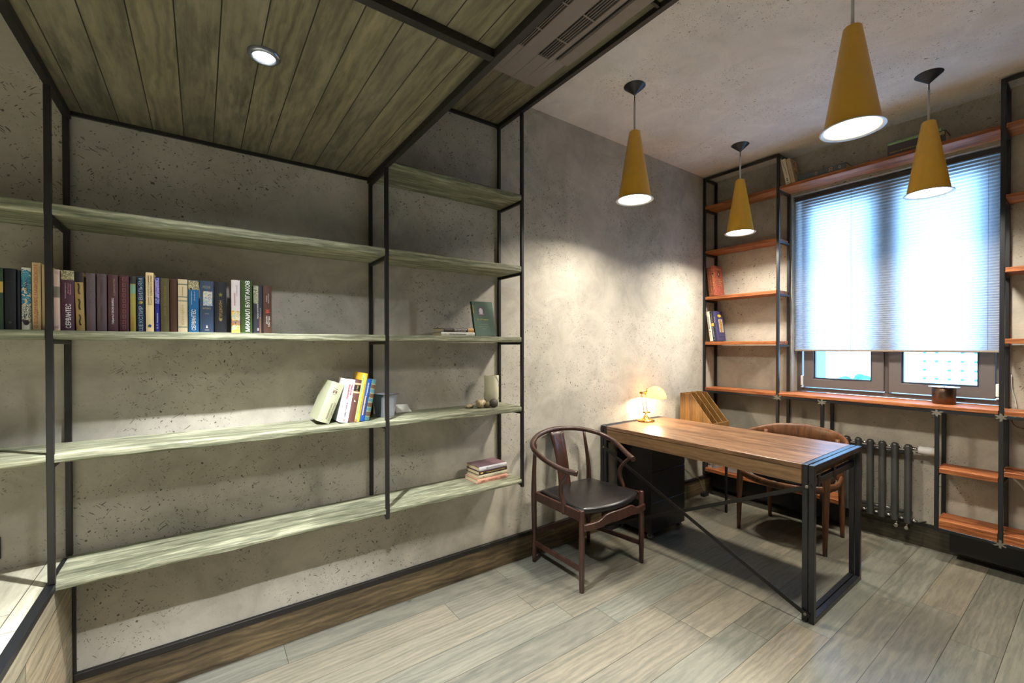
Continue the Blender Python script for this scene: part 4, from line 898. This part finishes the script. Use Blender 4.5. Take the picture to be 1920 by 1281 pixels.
cover_text(o, T, 'К. Н. Батюшков', .066, .240, .100, .014, (206, 180, 120)); cover_text(o, T, 'НОВЕЙШЕЕ', .068, .145, .05, .008, (206, 180, 120)); cover_text(o, T, 'ПУТЕШЕСТВЕННИК', .068, .130, .09, .008, (206, 180, 120)); cover_text(o, T, 'И ИСТОРИЯ', .068, .112, .05, .007, (206, 180, 120)); cover_text(o, T, 'СТРАНСТВИЙ', .068, .095, .06, .007, (206, 180, 120))
MB().prism([(.066+.017*math.cos(a), .195+.027*math.sin(a)) for a in [2*PI*i/18 for i in range(18)]], 'x', T/2+.0003, T/2+.0007).build('portrait', plain((34, 26, 22), .5), o)
MB().prism([(.066+.006*math.cos(a), .195+.014*math.sin(a)) for a in [2*PI*i/12 for i in range(12)]], 'x', T/2+.0007, T/2+.0010).build('portrait_face', plain((206, 180, 150), .5), o)
g6 = 'three books on the lower corner shelf'
bookB('cream paperback with dark blue letters, leftmost of three on the lower corner shelf', -.060, -.089, 1.3750, .266, .12, (226, 216, 190), [('up', 'ДНЕВНИК', .62, .44, .34, (34, 44, 84), 0, .012), ('up', 'роман', .16, .16, .22, (196, 80, 60)), ('fl', '●', .32, .4, .010, (150, 60, 40))], g6, roll=rn(-8.5))
bookB('navy paperback with a yellow patch, middle of three on the lower corner shelf', -.091, -.117, 1.3750, .266, .12, (36, 42, 66), [('band', .50, .60, (232, 180, 60)), ('up', 'ВАСИЛИЙ', .78, .3, .34, (206, 176, 90)), ('up', 'АКСЕНОВ', .30, .34, .24, (226, 226, 230)), ('fl', '●', .06, .2, .007, (240, 236, 220))], g6, roll=rn(-8.5))
o, T = bookB('indigo book with a yellow oval and gold figure on its cover, rightmost of three', -.119, -.143, 1.3745, .268, .118, (58, 56, 92), [('up', 'ЛЕГЕНДЫ', .72, .2, .4, (200, 200, 220))], g6, roll=rn(-8.5))
bx('cover_panel', (T/2+.0002, .036, .078), (T/2+.0005, .100, .195), plain((176, 176, 184), .5), o)
MB().prism([(.066+.024*math.cos(a), .137+.064*math.sin(a)) for a in [2*PI*i/20 for i in range(20)]], 'x', T/2+.0005, T/2+.0009).build('cover_figure', art('gold_figure', [(60, 44, 26), (196, 150, 60), (110, 80, 36), (214, 170, 80)], 70, 13), o)
MB().prism([(.060+.028*math.cos(a), .225+.013*math.sin(a)) for a in [2*PI*i/20 for i in range(20)]], 'x', T/2+.0005, T/2+.0009).build('cover_oval', plain((240, 180, 40), .5), o)
cover_text(o, T, 'МОСКОВСКИЙ', .064, .038, .09, .010, (30, 30, 60))
# on top of the window shelf
g7 = 'books on the high board over the window'; zt_ = 2.5774
o, T = bookB('cream paperback with a blue square, leaning against the post on the high board', -.681, -.715, zt_+.0035, .205, .11, (214, 200, 170), [('up', 'Издательство', .82, .24, .2, (90, 84, 74), -.1), ('up', 'Хорхе Борхес', .5, .36, .24, (60, 56, 54), .1), ('band', .12, .24, (34, 74, 104), .6), ('fl', '●', .18, .26, .008, (150, 190, 214)), ('fl', '―', .05, .6, .003, (60, 60, 60))], g7, x=-.195, roll=rn(-11.5))
o, T = bookB('tan paperback with faint pink lettering leaning on the cream one on the high board', -.718, -.746, zt_+.0035, .200, .11, (186, 166, 136), [('up', 'РОМАН', .72, .24, .24, (176, 140, 116)), ('up', 'Аксёнов и другие', .28, .40, .24, (110, 90, 70)), ('fl', '✦', .52, .4, .010, (130, 50, 40))], g7, x=-.192, roll=rn(-11.5))
cover_text(o, T, 'К', .060, .160, .05, .05, (120, 60, 60)); cover_text(o, T, 'АК', .060, .090, .06, .04, (60, 60, 60))
def lyingB(lb, yc, z__, T, L, Dp, c_, dec, x, group, mat=None):
    Rm = Matrix(((0, 1, 0), (0, 0, -1), (-1, 0, 0)))     # thickness -> -z, spine -> -x, height -> -y
    return book(lb, T, L, Dp, c_, (x, yc+L/2, z__+T/2), group, decor=dec, rot=Rm.to_euler(), mat=mat)
lyingB('long dark grey album lying on the high board, decorated with small rings', -.916, zt_+.0003, .046, .305, .12, (70, 74, 76), [('band', a, a+.006, (96, 100, 100), .8) for a in (.12, .22, .34, .62, .78)]+[('fl', 'С', .40, .5, .014, (206, 150, 120)), ('fl', 'СС', .70, .6, .022, (214, 150, 120)), ('fl', 'О', .88, .4, .014, (190, 180, 170)), ('fl', '▼', .17, .16, .006, (206, 90, 80))], -.196, g7)
lyingB('thick black album with yellow lettering lying under the green book above the window', -1.4345, zt_+.0003, .070, .277, .13, (62, 52, 56), [('up', 'КНИГА О ВКУСНОЙ И ЗДОРОВОЙ ПИЩЕ', .45, .80, .16, (206, 180, 90), .22), ('band', .84, .98, ARTS['ART3'], .45, -.2)], -.196, g7)
lyingB('thin pale green book lying on top of the black album above the window', -1.4245, zt_+.0707, .018, .257, .12, (140, 176, 130), [('up', 'БЛЮДА И СОУСЫ', .5, .44, .4, (60, 90, 50))], -.194, g7)
# copper pot on the sill
pot = thing('copper_pot', 'round copper cooking pot with a pale lid rim standing on the orange window sill', 'pot', (-.050, -1.5475, .9625))
MB().lathe([(.001, 0), (.052, 0), (.055, .004), (.0565, .098), (.055, .100), (.0535, .098), (.052, .006), (.001, .006)], seg=48).build('body', M_COPPER, pot)
MB().lathe([(.0535, .1005), (.072, .106), (.073, .108), (.068, .108), (.040, .104), (.012, .104), (.001, .1035)], seg=48).build('lid', M_CHROME, pot)
MB().lathe([(.001, .103), (.006, .104), (.008, .110), (.001, .112)], seg=16).build('knob', M_CHROME, pot)
# cables
tag(MB().sweep(cat_rom([(-.007, -1.8285, 1.16), (-.008, -1.830, 1.08), (-.010, -1.842, 1.02), (-.020, -1.850, .9612+.002)], 6), .0022, 6).build('cable', plain((196, 196, 196), .5)), 'thin white cable hanging behind the right shelving post above the sill', 'cable')
tag(MB().sweep(cat_rom([(-.012, -1.826, .912), (-.012, -1.838, .868), (-.012, -1.866, .850), (-.012, -1.905, .858), (-.012, -1.95, .885), (-.012, -1.97, .914)], 6), .0018, 6).build('cable', plain((70, 68, 66), .5)), 'thin grey cable drooping below the sill board right of the post', 'cable')
tag(MB().sweep(cat_rom([(-.600, -.004, .33), (-.456, -.006, .246), (-.350, -.010, .175), (-.300, -.028, .150), (-.265, -.030, .085), (-.215, -.035, .020), (-.215, -.060, .004)], 6), .0022, 6).build('cable', plain((150, 130, 96), .5)), 'thin beige cable running down the wall behind the desk', 'cable')
# dark wall outlet and power strip
tag(bx('wall_outlet', (-4.50, -.008, .622), (-4.418, -.0008, .697), M_BLACK, bevel=.002), 'black wall outlet above the plank platform at the left picture edge', 'outlet')
tag(bx('power_strip', (-.30, -.075, .001), (-.225, -.035, .035), M_BLACK, bevel=.004), 'black power strip on the floor in the corner under the shelves', 'power strip')
# things on the lowest corner shelf, behind the desk
bookB('white binder on the lowest corner shelf, just visible under the desk', -.026, -.062, .2355, .22, .13, (170, 164, 158), [('band', .1, .14, (90, 84, 80))], 'files on the lowest corner shelf', x=-.165)
bookB('grey white file standing beside the white binder on the lowest corner shelf', -.066, -.100, .2355, .215, .13, (150, 146, 142), [('band', .5, .54, (60, 60, 60))], 'files on the lowest corner shelf', x=-.155)
tag(bx('storage_box', (-.170, -.45, .2355), (-.030, -.19, .36), plain((150, 146, 142), .6), bevel=.004), 'pale grey box on the lowest corner shelf behind the desk', 'box')
